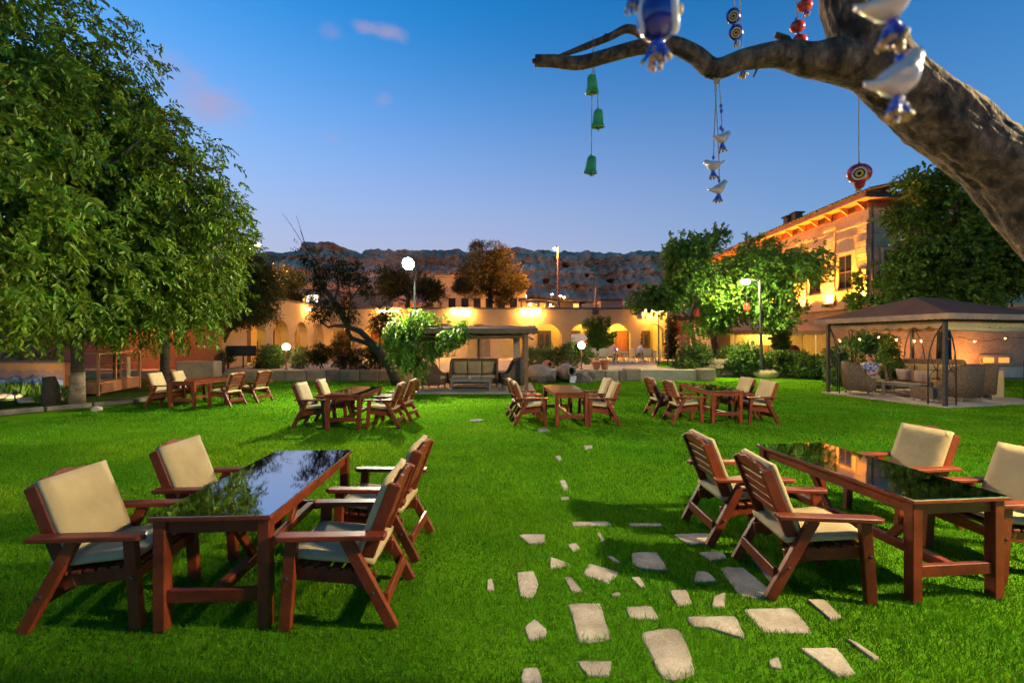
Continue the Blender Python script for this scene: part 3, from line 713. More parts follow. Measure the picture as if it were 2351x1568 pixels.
MB().ball((1.0, 1.6, 1.75), .12, 8, 6).build('added_ceiling_lamp', 'globe_hot', cf); MB().ball((3.2, 1.6, 1.65), .1, 8, 6).build('added_ceiling_lamp', 'globe_hot', cf)  # extra hidden lamps, added to light the interior in place of the bulbs
sh = thing('far_shed', 'dark flat roofed shed behind the street lamp pole', 'building', (5.5, 52, 4.1))
MB().bx(0, 2.2, 0, 4, 0, 2.2).build('wall', 'house_low', sh); MB().bx(-.4, 3.1, -.6, 4.4, 2.2, 2.4).build('roof', 'roof_dark', sh); MB().bx(1.5, 2.1, -.1, -.004, .9, 2.0).build('lit_screen', 'cafe_glow', sh)
o = MB().bx(-.95, .95, -.1, .1, 0, 1.8).build('boundary_wall', 'plaster_beige', loc=(8.65, 50, 4.1)); tag(o, 'pale lit boundary wall beyond the arcade roof', 'wall')
def far_building(px0, px1, py, Yd, name, lab, seed):
    a, b = PX(px0, py, Yd), PX(px1, py, Yd); z = a.z
    t = thing(name, lab, 'building', (a.x, Yd, 4.1)); MB().bx(0, b.x-a.x, 0, 8, 0, z-4.1).build('wall', 'house_low', t); MB().bx(-.3, b.x-a.x+.3, -.3, 8.3, z-4.1, z-3.9).build('roof', 'roof_dark', t)
    n = max(2, int((b.x-a.x)/3))
    for k in range(n):
        c = (k+.5)*(b.x-a.x)/n; MB().bx(c-.5, c+.5, -.05, -.004, .9, 2.1).build('window', 'glass_dark', t)
far_building(1379, 1425, 690, 85, 'far_house', 'distant low dark house below the cliff beside the leafy tree', 1)
far_building(700, 770, 668, 90, 'far_house', 'distant dark house at the cliff foot behind the leaning tree', 2)
far_building(800, 880, 676, 95, 'far_house', 'distant dark house at the cliff foot left of the white lamp', 3)

def street_lamp(p, arm, lab, head='sodium', pole='pole_paint', r=.07, hs=.16, foot=0.0, group='orange street lamps'):
    t = thing('street_lamp', lab, 'street lamp', (p.x-arm, p.y, foot), group=group)
    MB().tube([(0, 0, 0), (0, 0, p.z-foot+.15)], [r, r*.7], 8).build('pole', pole, t)
    if abs(arm) > .05: MB().tube([(0, 0, p.z-foot+.12), (arm*.5, 0, p.z-foot+.22), (arm, 0, p.z-foot+.12)], r*.5, 6).build('arm', pole, t)
    h = t
    MB().lathe([(.05, .16), (hs*1.2, .10), (hs*1.25, .03), (hs, .02)], 12, (arm, 0, p.z-foot)).build('lamp_hood', pole, t)
    MB().ball((arm, 0, p.z-foot-.02), hs, 12, 8, (1, 1, .7)).build('lamp_glass', head, t, smooth=True)
    return t
street_lamp(PX(1274, 571, 50), -.35, 'tall orange lit street lamp pole standing above the arcade roof', foot=4.1, pole='metal_rust', r=.13, hs=.17)
street_lamp(PX(590, 562, 38), .6, 'orange street lamp glowing over the dark tree at left', hs=.23, foot=TZ)
street_lamp(PX(806, 678, 104), .3, 'small distant orange street lamp seen through the leaning tree', hs=.27, foot=4.1)
for k, (px, py, Yd) in enumerate(((1206, 680, 90), (1267, 676, 90), (1287, 680, 90), (1296, 683, 92))):
    street_lamp(PX(px, py, Yd), .1, ('tiny far orange lamp over the pergola roof', 'tiny far orange lamp just left of the tall pole', 'tiny far orange lamp just right of the tall pole', 'tiny far orange lamp farthest right of the tall pole')[k], head='sodium_small', hs=.2, foot=4.1)
o = MB().tube([(0, 0, 0), (.15, 0, 3.3)], .12, 8).build('utility_pole', 'metal_rust', loc=PX(1366, 712, 47)*1.0); o.location.z = 4.1; tag(o, 'short rusty pole beside the pale lit wall', 'pole')
t = thing('warning_sign', 'small framed lit traffic sign on the wall far behind', 'sign', (PX(1436, 700, 46).x, 46, 4.1))
MB().bx(-.35, .35, -.03, .03, .8, 1.85).build('board', 'terracotta', t); MB().bx(-.25, .25, -.045, -.032, .9, 1.75).build('panel', 'eye_white', t); MB().add([(-.18, -.05, 1.0), (.18, -.05, 1.0), (0, -.05, 1.6)], [(0, 1, 2)]).build('triangle', 'bead_blue', t, fix=False); MB().tube([(0, .05, 0), (0, .05, 1.2)], .03, 6).build('post', 'iron', t)
t = thing('lit_sign', 'boxy white lit sign with orange side above the wing', 'sign', PX(714, 700, 38))
t.location.z = ARC_T
MB().bx(-.35, .5, -.1, .15, .78, 1.35).build('face', 'sign_lit', t); MB().bx(-.62, -.36, -.1, .15, .76, 1.38).build('side', 'sign_side', t); MB().tube([(0, .05, 0), (0, .05, .8)], .04, 6).build('post', 'iron', t)
t = thing('lit_sign', 'thin string of lit letters glowing through the dark tree', 'sign', PX(629, 700, 37)); t.location.z = ARC_T
for k in range(7): MB().tube([(-.42+k*.14, 0, .55+.02*(k % 3)), (-.38+k*.14, 0, .78), (-.34+k*.14, 0, .55)], .03, 5).build('letter', 'tube_warm', t)
MB().bx(-.5, .5, .02, .06, .0, .5).build('stand', 'iron', t)

# ------------------------------------------------------------------ garden chairs and tables
def pillow(mb, sx, sy, sz, c=(0, 0, 0), R=None, n=8, edge=.55, sag=0.0):
    c = Vector(c); o = len(mb.v)
    def P(i, j, s):
        u, v = -1+2*i/n, -1+2*j/n
        e = 1-max(abs(u), abs(v))**6; prof = edge+(1-edge)*min(1, (e+1e-6)**.5)
        k = .985+.015*e
        p = Vector((u*sx/2*k, v*sy/2*k, s*sz/2*prof+ (noise.noise(Vector((u*2, v*2, sx*9)))*.006) - sag*(1-u*u)*(1-v*v)))
        return (R @ p if R is not None else p)+c
    for s in (1, -1):
        for j in range(n+1):
            for i in range(n+1): mb.v.append(tuple(P(i, j, s)))
    m = n+1; t = m*m
    for j in range(n):
        for i in range(n):
            a = o+j*m+i; mb.f.append((a, a+1, a+m+1, a+m)); b = a+t; mb.f.append((b, b+m, b+m+1, b+1))
    ring = [j*0+i for i in range(n)]+[j*m+n for j in range(n)]+[n*m+n-i for i in range(n)]+[(n-j)*m for j in range(n)]
    for a, b in zip(ring, ring[1:]+ring[:1]): mb.f.append((o+a, o+b, o+b+t, o+a+t))
    return mb
def make_chair(label):
    t = thing('garden_armchair', label, 'chair', group='wooden garden armchairs')
    HW = .29
    for s in (-1, 1):
        x = s*HW
        MB().bar((x, .325, 0), (x, .285, .565), .05, .07).build('front_leg', 'wood', t, bevel=.004)
        MB().bar((x, -.345, 0), (x, -.045, .565), .045, .07).build('rear_leg', 'wood', t, bevel=.004)
        MB().prism([(x-s*.035, -.30, .566), (x+s*.05, -.30, .566), (x+s*.06, .36, .566), (x+s*.03, .40, .566), (x-s*.035, .36, .566)], (0, 0, .032)).build('armrest', 'wood', t, bevel=.006)
        xi = x-s*.052
        MB().bar((xi, -.10, .245), (xi, -.345, .885), .04, .08).build('back_post', 'wood', t, bevel=.005)
        MB().bar((xi, .30, .335), (xi, -.22, .285), .035, .085).build('seat_rail', 'wood', t, bevel=.004)
        for (yy, zz) in ((.31, .33), (-.225, .23)):
            MB().lathe([(.011, 0), (.011, .008), (.006, .012)], 8, (x+s*.026, yy, zz), axis=(s, 0, 0)).build('bolt', 'iron', t)
    for k in range(6):
        y = .26-k*.078; MB().box((0, y, .385-(k*.078)*.096), (.56, .058, .022)).build('seat_slat', 'wood', t, bevel=.004)
    d = Vector((0, -.245, .64)).normalized(); nrm = Vector((0, d.z, -d.y))   # forward of the back
    base = Vector((0, -.10, .245))
    Rb = Matrix((Vector((1, 0, 0)), d, -nrm if False else Vector((1, 0, 0)).cross(d))).transposed()
    for k in range(4):
        p = base+d*(.36+k*.075)-nrm*.012
        MB().box(p, (.50, .055, .02), Rb).build('back_slat', 'wood', t, bevel=.003)
    pr = [(-.25, 0), (.25, 0), (.25, .055), (.20, .062), (.15, .088), (.09, .082), (.05, .10), (0, .108), (-.05, .10), (-.09, .082), (-.15, .088), (-.20, .062), (-.25, .055)]
    pts = [base+d*(.635+b)+Vector((a, 0, 0))-nrm*.022 for a, b in pr]
    MB().prism(pts, nrm*.022).build('top_rail', 'wood', t, bevel=.003)
    MB().bar((-HW+.02, -.295, .165), (HW-.02, -.295, .165), .028, .085, side=(0, 1, 0)).build('stretcher', 'wood', t, bevel=.004)
    MB().bar((-HW+.02, .29, .325), (HW-.02, .29, .325), .026, .075, side=(0, 1, 0)).build('front_rail', 'wood', t, bevel=.004)
    q = MB(); pillow(q, .53, .54, .065, (0, .045, .425), Matrix.Rotation(rad(5.5), 3, 'X'), sag=.006); q.build('seat_cushion', 'cushion', t, smooth=True)
    p0 = base+d*.425+nrm*.055
    q = MB(); pillow(q, .51, .565, .07, p0, Rb); q.build('back_cushion', 'cushion', t, smooth=True)
    return t
def make_table(label):
    t = thing('garden_table', label, 'table', group='dark topped wooden garden tables')
    L, Wd, h = 1.70, .74, .72
    for sx in (-1, 1):
        for sy in (-1, 1): MB().bx(sx*(Wd/2-.055)-.037, sx*(Wd/2-.055)+.037, sy*(L/2-.055)-.037, sy*(L/2-.055)+.037, 0, h-.03).build('leg', 'wood', t, bevel=.005)
        MB().bx(sx*(Wd/2-.055)-.014, sx*(Wd/2-.055)+.014, -L/2+.092, L/2-.092, h-.115, h-.031).build('side_apron', 'wood', t, bevel=.003)
    for sy in (-1, 1):
        MB().bx(-Wd/2+.092, Wd/2-.092, sy*(L/2-.055)-.014, sy*(L/2-.055)+.014, h-.115, h-.031).build('end_apron', 'wood', t, bevel=.003)
        MB().bx(-Wd/2+.092, Wd/2-.092, sy*(L/2-.055)-.02, sy*(L/2-.055)+.02, .17, .25).build('end_stretcher', 'wood', t, bevel=.004)
        MB().bar((0, sy*.30, .22), (0, sy*.66, h-.05), .035, .06).build('brace', 'wood', t, bevel=.003)
    MB().bx(-.03, .03, -L/2+.076, L/2-.076, .175, .245).build('long_stretcher', 'wood', t, bevel=.004)
    for x0, x1, y0, y1 in ((-Wd/2, Wd/2, -L/2, -L/2+.05), (-Wd/2, Wd/2, L/2-.05, L/2), (-Wd/2, -Wd/2+.05, -L/2+.0505, L/2-.0505), (Wd/2-.05, Wd/2, -L/2+.0505, L/2-.0505)):
        MB().bx(x0, x1, y0, y1, h-.029, h-.004).build('top_frame', 'wood', t, bevel=.003)
    MB().bx(-Wd/2+.002, Wd/2-.002, -L/2+.002, L/2-.002, h-.003, h+.003).build('table_top', 'table_glass', t, bevel=.0008)
    return t
TABLES = [((-1.915, 3.66), 3.0, 'dark glossy table nearest the camera at lower left reflecting the sky'),
          ((3.02, 3.98), 5.5, 'dark glossy table at lower right reflecting the orange facade'),
          ((-3.45, 10.05), 1.5, 'dark topped table left of centre on the brightly lit lawn'),
          ((1.20, 10.45), 4.5, 'dark topped table right of the pavilion, middle of the far row'),
          ((4.66, 10.8), 4.0, 'dark topped table at the right end of the far row'),
          ((-8.95, 13.15), 0.0, 'dark table in shade under the left trees')]
CH = [  # x, y, heading of the sitter (deg, 0 = +y), label
 (-2.70, 3.13, -86, 'near left armchair by the reflecting table, tan back cushion facing right, closest to camera'),
 (-2.62, 4.02, -88, 'armchair behind the closest left one, tan cushion, at the reflecting table'),
 (-1.10, 3.16, 90, 'armchair right of the reflecting table seen from its side, nearer one'),
 (-1.13, 4.03, 88, 'armchair right of the reflecting table, farther one with only seat and back edge showing'),
 (2.18, 3.47, -94, 'armchair at lower right seen from behind, scalloped slat back, nearer one'),
 (2.08, 4.32, -92, 'armchair at lower right seen from behind, scalloped slat back, farther one'),
 (3.98, 3.72, 95, 'armchair cut by the right picture edge with pale back cushion'),
 (3.93, 4.62, 94, 'armchair with pale back cushion beyond the lower right table'),
 (-4.22, 9.75, -88, 'armchair left of the table on the brightly lit lawn, nearer one'),
 (-4.14, 10.62, -86, 'armchair left of the table on the brightly lit lawn, farther one'),
 (-2.66, 9.72, 88, 'armchair right of the table on the brightly lit lawn, nearer one, back to the pavilion'),
 (-2.58, 10.6, 86, 'armchair right of the table on the brightly lit lawn, farther one, half hidden'),
 (.36, 10.0, -84, 'armchair left of the middle far table, nearer one seen from behind'),
 (.26, 10.85, -84, 'armchair left of the middle far table, farther one, mostly hidden'),
 (1.98, 10.0, 92, 'armchair right of the middle far table, nearer one with pale cushion'),
 (1.96, 10.85, 92, 'armchair right of the middle far table, farther one with pale cushion'),
 (3.83, 10.25, -92, 'armchair left of the right far table, nearer one seen from behind'),
 (3.68, 11.1, -90, 'armchair left of the right far table, farther one at the row end'),
 (5.48, 10.2, 92, 'armchair right of the right far table, nearer one with pale cushion'),
 (5.45, 11.1, 94, 'armchair right of the right far table, farther one with pale cushion'),
 (-9.72, 12.75, -88, 'armchair left of the shaded table under the trees, nearer one with pale cushion'),
 (-9.66, 13.6, -86, 'armchair left of the shaded table under the trees, farther one with pale cushion'),
 (-8.02, 12.8, 82, 'armchair right of the shaded table under the trees, nearer one seen from behind'),
 (-7.72, 13.7, 78, 'armchair right of the shaded table under the trees, farther one seen from behind')]
t0 = make_table(TABLES[0][2]); t0.location = (*TABLES[0][0], 0); t0.rotation_euler.z = rad(TABLES[0][1])
for (xy, a, lab) in TABLES[1:]: dup(t0, (*xy, 0), rad(a), lab)
c0 = make_chair(CH[0][3]); c0.location = (CH[0][0], CH[0][1], 0); c0.rotation_euler.z = rad(CH[0][2])
rc_ = random.Random(21)
for (x, y, a, lab) in CH[1:]: dup(c0, (x+rc_.uniform(-.02, .02), y+rc_.uniform(-.02, .02), 0), rad(a+rc_.uniform(-3, 3)), lab)

# ------------------------------------------------------------------ stepping stones
STONES = [[(480,448),(640,447),(655,462),(490,467)],[(265,500),(380,498),(378,535),(310,540)],[(590,490),(602,489),(627,528),(610,530)],[(470,540),(505,536),(522,556),(490,572)],[(400,592),(485,622),(425,640),(398,640)],[(633,590),(655,589),(694,618),(672,620)],[(735,575),(840,572),(890,652),(775,645),(740,625)],[(905,500),(1060,495),(1095,530),(975,545)],[(720,453),(860,453),(862,466),(730,467)],[(560,615),(685,655),(640,703),(530,665)],[(260,655),(330,650),(352,705),(330,762),(275,757)],[(455,675),(480,672),(535,735),(490,740)],[(730,677),(765,675),(793,715),(775,722)],[(140,685),(160,680),(170,730),(140,732)],[(1010,575),(1110,572),(1130,600),(1060,610)],[(1000,652),(1050,655),(1090,695),(990,702)],[(1095,635),(1190,632),(1335,750),(1280,765),(1190,758)],[(885,730),(960,727),(985,785),(925,795)],[(1075,755),(1120,740),(1120,800),(1065,795)],[(470,785),(605,780),(650,935),(520,952)],[(710,800),(820,797),(850,850),(725,850)],[(955,840),(1165,838),(1205,935),(1050,885),(990,885)],[(1188,805),(1400,800),(1485,905),(1280,900)],[(1455,768),(1525,765),(1600,840),(1555,852)],[(290,880),(335,845),(385,890),(385,925),(310,940)],[(765,905),(900,882),(945,905),(1000,1070),(985,1085),(860,1105)],[(505,1020),(655,1020),(640,1085),(550,1085)],[(285,1050),(350,1045),(372,1115),(275,1118)],[(1425,968),(1580,966),(1660,1075),(1585,1088)],[(1612,925),(1660,945),(1760,1015),(1735,1017)],[(1300,1020),(1340,1008),(1355,1055),(1310,1050)],[(1220,590),(1290,615),(1385,690),(1310,697)],[(438,277),(460,275),(477,315),(455,320)],[(418,177),(440,176),(449,193),(432,196)],[(535,133),(570,132),(577,147),(543,149)],[(345,65),(385,63),(402,75),(350,76)],[(440,346),(475,344),(479,356),(445,358)],[(650,746),(685,740),(692,754),(655,757)]]
path = place('stepping_stone_path')
POLYS = []
rs = random.Random(11)
for S in STONES:
    w = [GX(1040.8+.5573*x, 949+.5573*y) for x, y in S]
    c = sum(w, Vector())/len(w); pts = []
    for a, b in zip(w, w[1:]+w[:1]):
        n = max(2, min(7, int((b-a).length/.055)))
        for i in range(n):
            p = a.lerp(b, i/n); dd = (p-c)
            k = 1+rs.uniform(-.035, .03)-(.05 if i == 0 else 0); pts.append(c+dd*k)
    POLYS.append(np.array([(p.x, p.y) for p in pts]))
    mb = MB(); n = len(pts); zt = .0+rs.uniform(-.003, .004)
    tilt = (rs.uniform(-.01, .01), rs.uniform(-.01, .01))
    top = [Vector((p.x, p.y, zt+(p.x-c.x)*tilt[0]+(p.y-c.y)*tilt[1])) for p in pts]
    inn = [Vector((c.x+(p.x-c.x)*.93, c.y+(p.y-c.y)*.93, p.z+.006)) for p in top]
    bot = [Vector((p.x, p.y, -.04)) for p in pts]
    mb.add(inn+top+bot, [tuple(range(n))]+[(i, n+i, n+(i+1) % n, (i+1) % n) for i in range(n)]+[(n+i, 2*n+i, 2*n+(i+1) % n, n+(i+1) % n) for i in range(n)])
    mb.build('paving_stone', 'flagstone', path)
dr = MB(); dr.lathe([(.16, 0), (.16, .012), (.13, .014)], 14); d_ = dr.build('drain_cover', 'iron', loc=GX(1095, 966)); tag(d_, 'small dark round drain cover in the bright lawn', 'drain cover')

# ------------------------------------------------------------------ wicker seats
def wicker_chair(label, w=.78, seats=1, hback=1.0, group='wicker garden seats', cush='cushion_tan', loc=(0, 0, 0), rz=0, name='wicker_armchair', cat='chair', backcush=True):
    t = thing(name, label, cat, loc, rz, group)
    W2 = w/2; D = .40
    b = MB()
    # shell: outer curved back and arms as a swept wall with thickness
    prof = []
    for k in range(25):
        u = k/24
        if u < .3: x, y = -W2, .38-(u/.3)*(.38+.28)
        elif u > .7: x, y = W2, -.28+((u-.7)/.3)*(.38+.28)
        else:
            a = PI*(u-.3)/.4; x, y = -W2*math.cos(a)*(1 if seats < 2 else 1), -.28-.14*math.sin(a)
            if seats > 1: x = -W2+(u-.3)/.4*w; y = -.28-.14*min(1, math.sin(a)*2.2)
        hh = .56+(hback-.56)*(1/(1+math.exp(-(.12-abs(abs(x)/W2-0) if False else (-(y-.05)*16)))))
        prof.append((x, y, hh))
    o = len(b.v)
    for (x, y, hh) in prof:
        n = Vector((x, y+.0, 0)); inw = Vector((-math.copysign(.09, x) if abs(x) > W2*.8 else -x*.06, .09 if y < -.2 else 0, 0))
        for z, q in ((.14, 0), (hh-.03, 0), (hh, .25), (hh, .75), (hh-.03, 1), (.14, 1)):
            p = n+inw*q; lean = -.10*max(0, z-.4) if y < -.15 else 0
            b.v.append((p.x, p.y+lean, z))
    for i in range(len(prof)-1):
        for j in range(6): b.f.append((o+i*6+j, o+i*6+(j+1) % 6, o+(i+1)*6+(j+1) % 6, o+(i+1)*6+j))
    for i in (0, len(prof)-1): b.f.append(tuple(o+i*6+j for j in range(6)))
    b.build('wicker_shell', 'wicker', t, smooth=True)
    MB().bx(-W2+.09, W2-.09, -.30, .36, .14, .33).build('seat_base', 'wicker', t)
    for sx in (-1, 1):
        for sy in (-.30, .32): MB().bar((sx*(W2-.05), sy, 0), (sx*(W2-.05), sy, .15), .06, .06).build('leg', 'grey_wood', t)
    cw = (w-.2)/seats
    for k in range(seats):
        cx = -W2+.1+cw*(k+.5)
        q = MB(); pillow(q, cw-.01, .64, .13, (cx, .05, .40)); q.build('seat_cushion', cush, t, smooth=True)
        if backcush:
            q = MB(); pillow(q, cw-.02, .52, .14, (cx, -.25, .72), Matrix.Rotation(rad(76), 3, 'X'), edge=.4); q.build('back_cushion', cush, t, smooth=True)
    return t
def coffee_table(label, loc, rz, w=1.05, d=.55, h=.42, m='grey_wood'):
    t = thing('coffee_table', label, 'table', loc, rz, 'low coffee tables')
    for sx in (-1, 1):
        for sy in (-1, 1): MB().bx(sx*(w/2-.05)-.035, sx*(w/2-.05)+.035, sy*(d/2-.05)-.035, sy*(d/2-.05)+.035, 0, h-.04).build('leg', m, t, bevel=.004)
    for k in range(4): MB().bx(-w/2, w/2, -d/2+k*d/4+.004, -d/2+(k+1)*d/4-.004, h-.038, h).build('top_board', m, t, bevel=.003)
    MB().bx(-w/2+.09, w/2-.09, -d/2+.06, d/2-.06, .12, .15).build('shelf', m, t)
    for sy in (-1, 1): MB().bx(-w/2+.086, w/2-.086, sy*(d/2-.05)-.012, sy*(d/2-.05)+.012, h-.11, h-.04).build('apron', m, t)
    return t
def scallop(mb, p, q, drop, n, dip=.06, y=0):
    p, q = Vector(p), Vector(q)
    for k in range(n):
        a, b = p.lerp(q, k/n), p.lerp(q, (k+1)/n); m5 = [a.lerp(b, i/5) for i in range(6)]
        lo = [c-Vector((0, 0, drop+dip*math.sin(PI*i/5))) for i, c in enumerate(m5)]
        mb.add([a, b]+list(reversed(lo)), [tuple(range(8))])

# ------------------------------------------------------------------ canopy pavilion in the middle
PVX0, PVX1, PVY0, PVY1 = -3.45, .62, 15.9, 19.2
pv = thing('canopy_pavilion', 'small canopied pavilion with clear plastic curtains and scalloped valance', 'pavilion', (0, 0, 0))
struct(MB().bx(PVX0-.15, PVX1+.2, PVY0-.25, PVY1+.15, -.1, .045).build('pavilion_floor', 'paving'))
for x in (PVX0+.1, PVX1-.12):
    for y in (PVY0, PVY1): MB().bx(x-.07, x+.07, y-.07, y+.07, .04, 2.05).build('post', 'oak', pv, bevel=.006)
MB().bx(.05, .33, PVY1-.35, PVY1-.25, .045, 2.05).build('curtain_roll', 'cushion_pink', pv)
for y in (PVY0, PVY1): MB().bx(PVX0, PVX1, y-.06, y+.06, 2.052, 2.17).build('beam', 'oak', pv, bevel=.006)
for x in (PVX0+.1, PVX1-.12): MB().bx(x-.05, x+.05, PVY0+.062, PVY1-.062, 2.055, 2.165).build('beam', 'oak', pv)
rf = MB(); n = 10
for k in range(n+1):
    x = PVX0-.25+(PVX1-PVX0+.5)*k/n
    for y, z in ((PVY0-.3, 2.24), (PVY0+.6, 2.33), ((PVY0+PVY1)/2, 2.42), (PVY1-.6, 2.36), (PVY1+.3, 2.26)): rf.v.append((x, y, z-.02*math.sin(PI*(k % 2))-.03*(k % 2)))
for k in range(n):
    for j in range(4): rf.f.append((k*5+j, k*5+j+1, (k+1)*5+j+1, (k+1)*5+j))
rf.build('canopy', 'canvas_dark', pv, smooth=True, fix=False)
vl = MB(); scallop(vl, (PVX0-.25, PVY0-.31, 2.25), (PVX1+.25, PVY0-.31, 2.25), .14, 14, .05); scallop(vl, (PVX1+.26, PVY0-.3, 2.25), (PVX1+.26, PVY1+.3, 2.25), .14, 10, .05); vl.build('valance', 'canvas_brown', pv, fix=False)
vl = MB(); scallop(vl, (PVX0+.2, PVY0+.1, 2.1), (PVX1-.2, PVY0+.1, 2.1), .16, 5, .05); vl.build('inner_valance', 'canvas_brown', pv, fix=False)
MB().tube([(PVX0+.2, PVY0+.0, 1.98), (-1.4, PVY0, 1.94), (PVX1-.2, PVY0, 1.98)], .06, 8).build('rolled_curtain', 'canvas_brown', pv, smooth=True)
for x0, x1 in ((PVX0+.18, -1.44), (-1.36, .04)):
    MB().add([(x0, PVY1-.02, .5), (x1, PVY1-.02, .5), (x1, PVY1-.02, 2.05), (x0, PVY1-.02, 2.05)], [(0, 1, 2, 3)]).build('clear_curtain', 'clear_plastic', pv, fix=False)
MB().bx(-1.43, -1.37, PVY1-.06, PVY1+.02, .05, 2.05).build('mullion', 'door_dark', pv)
MB().bx(PVX0+.18, .04, PVY1-.04, PVY1, .05, .49).build('skirt', 'canvas_dark', pv)
wicker_chair('dark wicker three seat sofa with tan cushions inside the middle pavilion', 1.9, 3, 1.08, loc=(-1.5, 17.9, .045), rz=PI, name='wicker_sofa', cat='sofa')
wicker_chair('dark wicker armchair at the left under the vine in the pavilion', .8, 1, 1.0, loc=(-2.95, 17.1, .045), rz=-1.75)
wicker_chair('dark wicker armchair at the right inside the pavilion with tan cushion', .85, 1, 1.15, loc=(.02, 17.0, .045), rz=1.75)
coffee_table('long low grey table before the sofa in the middle pavilion', (-1.5, 16.75, .045), 0, 1.5, .55, .40)
st = MB(); st.lathe([(.04, 0), (.05, .03), (.03, .05)], 10); o = st.build('ashtray', 'white_paint', loc=(-1.55, 16.75, .447)); tag(o, 'small white ashtray on the pavilion coffee table', 'ashtray')
t = thing('security_camera', 'white bullet security camera at the top of the pavilion post', 'camera', (PVX1+.02, PVY0-.12, 1.92))
MB().tube([(0, 0, 0), (.06, -.16, -.03)], .045, 10).build('body', 'white_paint', t); MB().tube([(.06, -.161, -.03), (.063, -.168, -.031)], .035, 10).build('lens', 'eye_black', t); MB().tube([(0, 0, 0), (-.06, .05, .1)], .02, 6).build('bracket', 'white_paint', t)

# ------------------------------------------------------------------ gazebo at the right
GA, GB, GC, GD = Vector((11.05, 15.9, 0)), Vector((11.85, 12.45, 0)), Vector((15.75, 13.5, 0)), Vector((14.95, 17.0, 0))
gz = thing('garden_gazebo', 'hip roofed gazebo with wrought iron posts at right', 'gazebo', (0, 0, 0))
gc = (GA+GB+GC+GD)/4
struct(MB().prism([gc+(p-gc)*1.08+Vector((0, 0, -.1)) for p in (GA, GB, GC, GD)], (0, 0, .135)).build('gazebo_floor', 'paving'))
EZ = 2.36
for P_, nb in ((GA, (GB, GD)), (GB, (GA, GC)), (GC, (GB, GD)), (GD, (GC, GA))):
    MB().bx(P_.x-.045, P_.x+.045, P_.y-.045, P_.y+.045, .03, EZ).build('post', 'iron', gz, bevel=.005)
    for Q_ in nb:
        u = (Q_-P_).normalized(); br = MB()
        br.tube([P_+u*.42+Vector((0, 0, .03)), P_+u*.42+Vector((0, 0, 1.2)), P_+u*.37+Vector((0, 0, 1.55)), P_+u*.27+Vector((0, 0, 1.9)), P_+u*.1+Vector((0, 0, 2.2)), P_+u*.03+Vector((0, 0, EZ-.06))], .018, 6)
        br.tube([P_+u*.02+Vector((0, 0, 1.0)), P_+u*.42+Vector((0, 0, 1.0))], .012, 5); br.tube([P_+u*.02+Vector((0, 0, .1)), P_+u*.42+Vector((0, 0, .1))], .012, 5)
        for sgn in (1, -1):
            br.tube([P_+u*.22+Vector((0, 0, 1.0)), P_+u*(.22+sgn*.1)+Vector((0, 0, 1.25)), P_+u*(.22+sgn*.17)+Vector((0, 0, 1.55))], .009, 5)
            br.tube([P_+u*.22+Vector((0, 0, .45))]+[P_+u*(.22+sgn*.17*math.sin(a))+Vector((0, 0, .72-.27*math.cos(a))) for a in np.linspace(.3, 2.9, 7)]+[P_+u*.22+Vector((0, 0, 1.0))], .009, 5)
        br.build('iron_bracket', 'iron', gz, smooth=True)
def outset(k, z): return [gc+(p-gc)*k+Vector((0, 0, z)) for p in (GA, GB, GC, GD)]
cor = (GA, GB, GC, GD)
for i in range(4):
    p, q = cor[i], cor[(i+1) % 4]; MB().bar(p+Vector((0, 0, EZ+.03)), q+Vector((0, 0, EZ+.03)), .05, .06).build('ring_beam', 'iron', gz)
e0 = outset(1.16, EZ+.2); rid = [gc+(GD-GC)*.0+(GA-gc)*.18+(GB-gc)*.18*0+Vector((0, 0, 3.25)), gc+(GC-gc)*.18*0+Vector((.5, .1, 3.25))]
r1 = gc+((GA+GB)/2-gc)*.25+Vector((0, 0, 3.22)); r2 = gc+((GC+GD)/2-gc)*.25+Vector((0, 0, 3.22))
MB().add(e0+[r1, r2], [(0, 1, 4), (1, 2, 5, 4), (2, 3, 5), (3, 0, 4, 5)]).build('roof', 'gazebo_roof', gz, fix=False)
MB().add(outset(1.15, EZ+.19)+[r1-Vector((0, 0, .06)), r2-Vector((0, 0, .06))], [(4, 1, 0), (4, 5, 2, 1), (5, 3, 2), (5, 4, 0, 3)]).build('roof_lining', 'canvas', gz, fix=False)
e1 = outset(1.16, EZ+.2)
for i in range(4):
    v = MB(); scallop(v, e1[i], e1[(i+1) % 4], .14, 26, .025); v.build('fascia_valance', 'canvas', gz, fix=False)
e2 = outset(.985, EZ-.02)
for i in range(4):
    v = MB(); scallop(v, e2[i], e2[(i+1) % 4], .12, 9, .07); v.build('rolled_net', 'canvas_cream' if i == 1 else 'canvas', gz, fix=False)
MB().tube([e2[1]-Vector((0, 0, .17)), (e2[1]+e2[2])/2-Vector((0, 0, .22)), e2[2]-Vector((0, 0, .17))], .06, 8).build('rolled_curtain', 'canvas_cream', gz, smooth=True)
gA = math.atan2((GB-GA).y, (GB-GA).x)
gfl = .036
wicker_chair('wicker armchair at the gazebo left post with tan back cushion', .86, 1, 1.08, loc=(11.7, 15.35, gfl), rz=-2.05, cush='cushion')
wicker_chair('wicker armchair behind the gazebo coffee table with a person in it', .84, 1, .95, loc=(12.85, 16.25, gfl), rz=2.6, cush='cushion')
wicker_chair('long wicker sofa with cream cushions at the back of the gazebo', 2.0, 3, 1.15, loc=(14.35, 15.75, gfl), rz=2.5, name='wicker_sofa', cat='sofa', cush='cushion')
wicker_chair('wicker armchair seen from behind, nearest the gazebo front post', .9, 1, 1.08, loc=(13.35, 13.6, gfl), rz=.25, cush='cushion')
wicker_chair('wicker armchair in the gazebo partly hidden behind the nearer one', .86, 1, 1.06, loc=(14.65, 14.35, gfl), rz=.9, cush='cushion')
coffee_table('low grey wooden coffee table in the gazebo', (12.75, 14.75, gfl), gA+.1, 1.1, .6, .43)
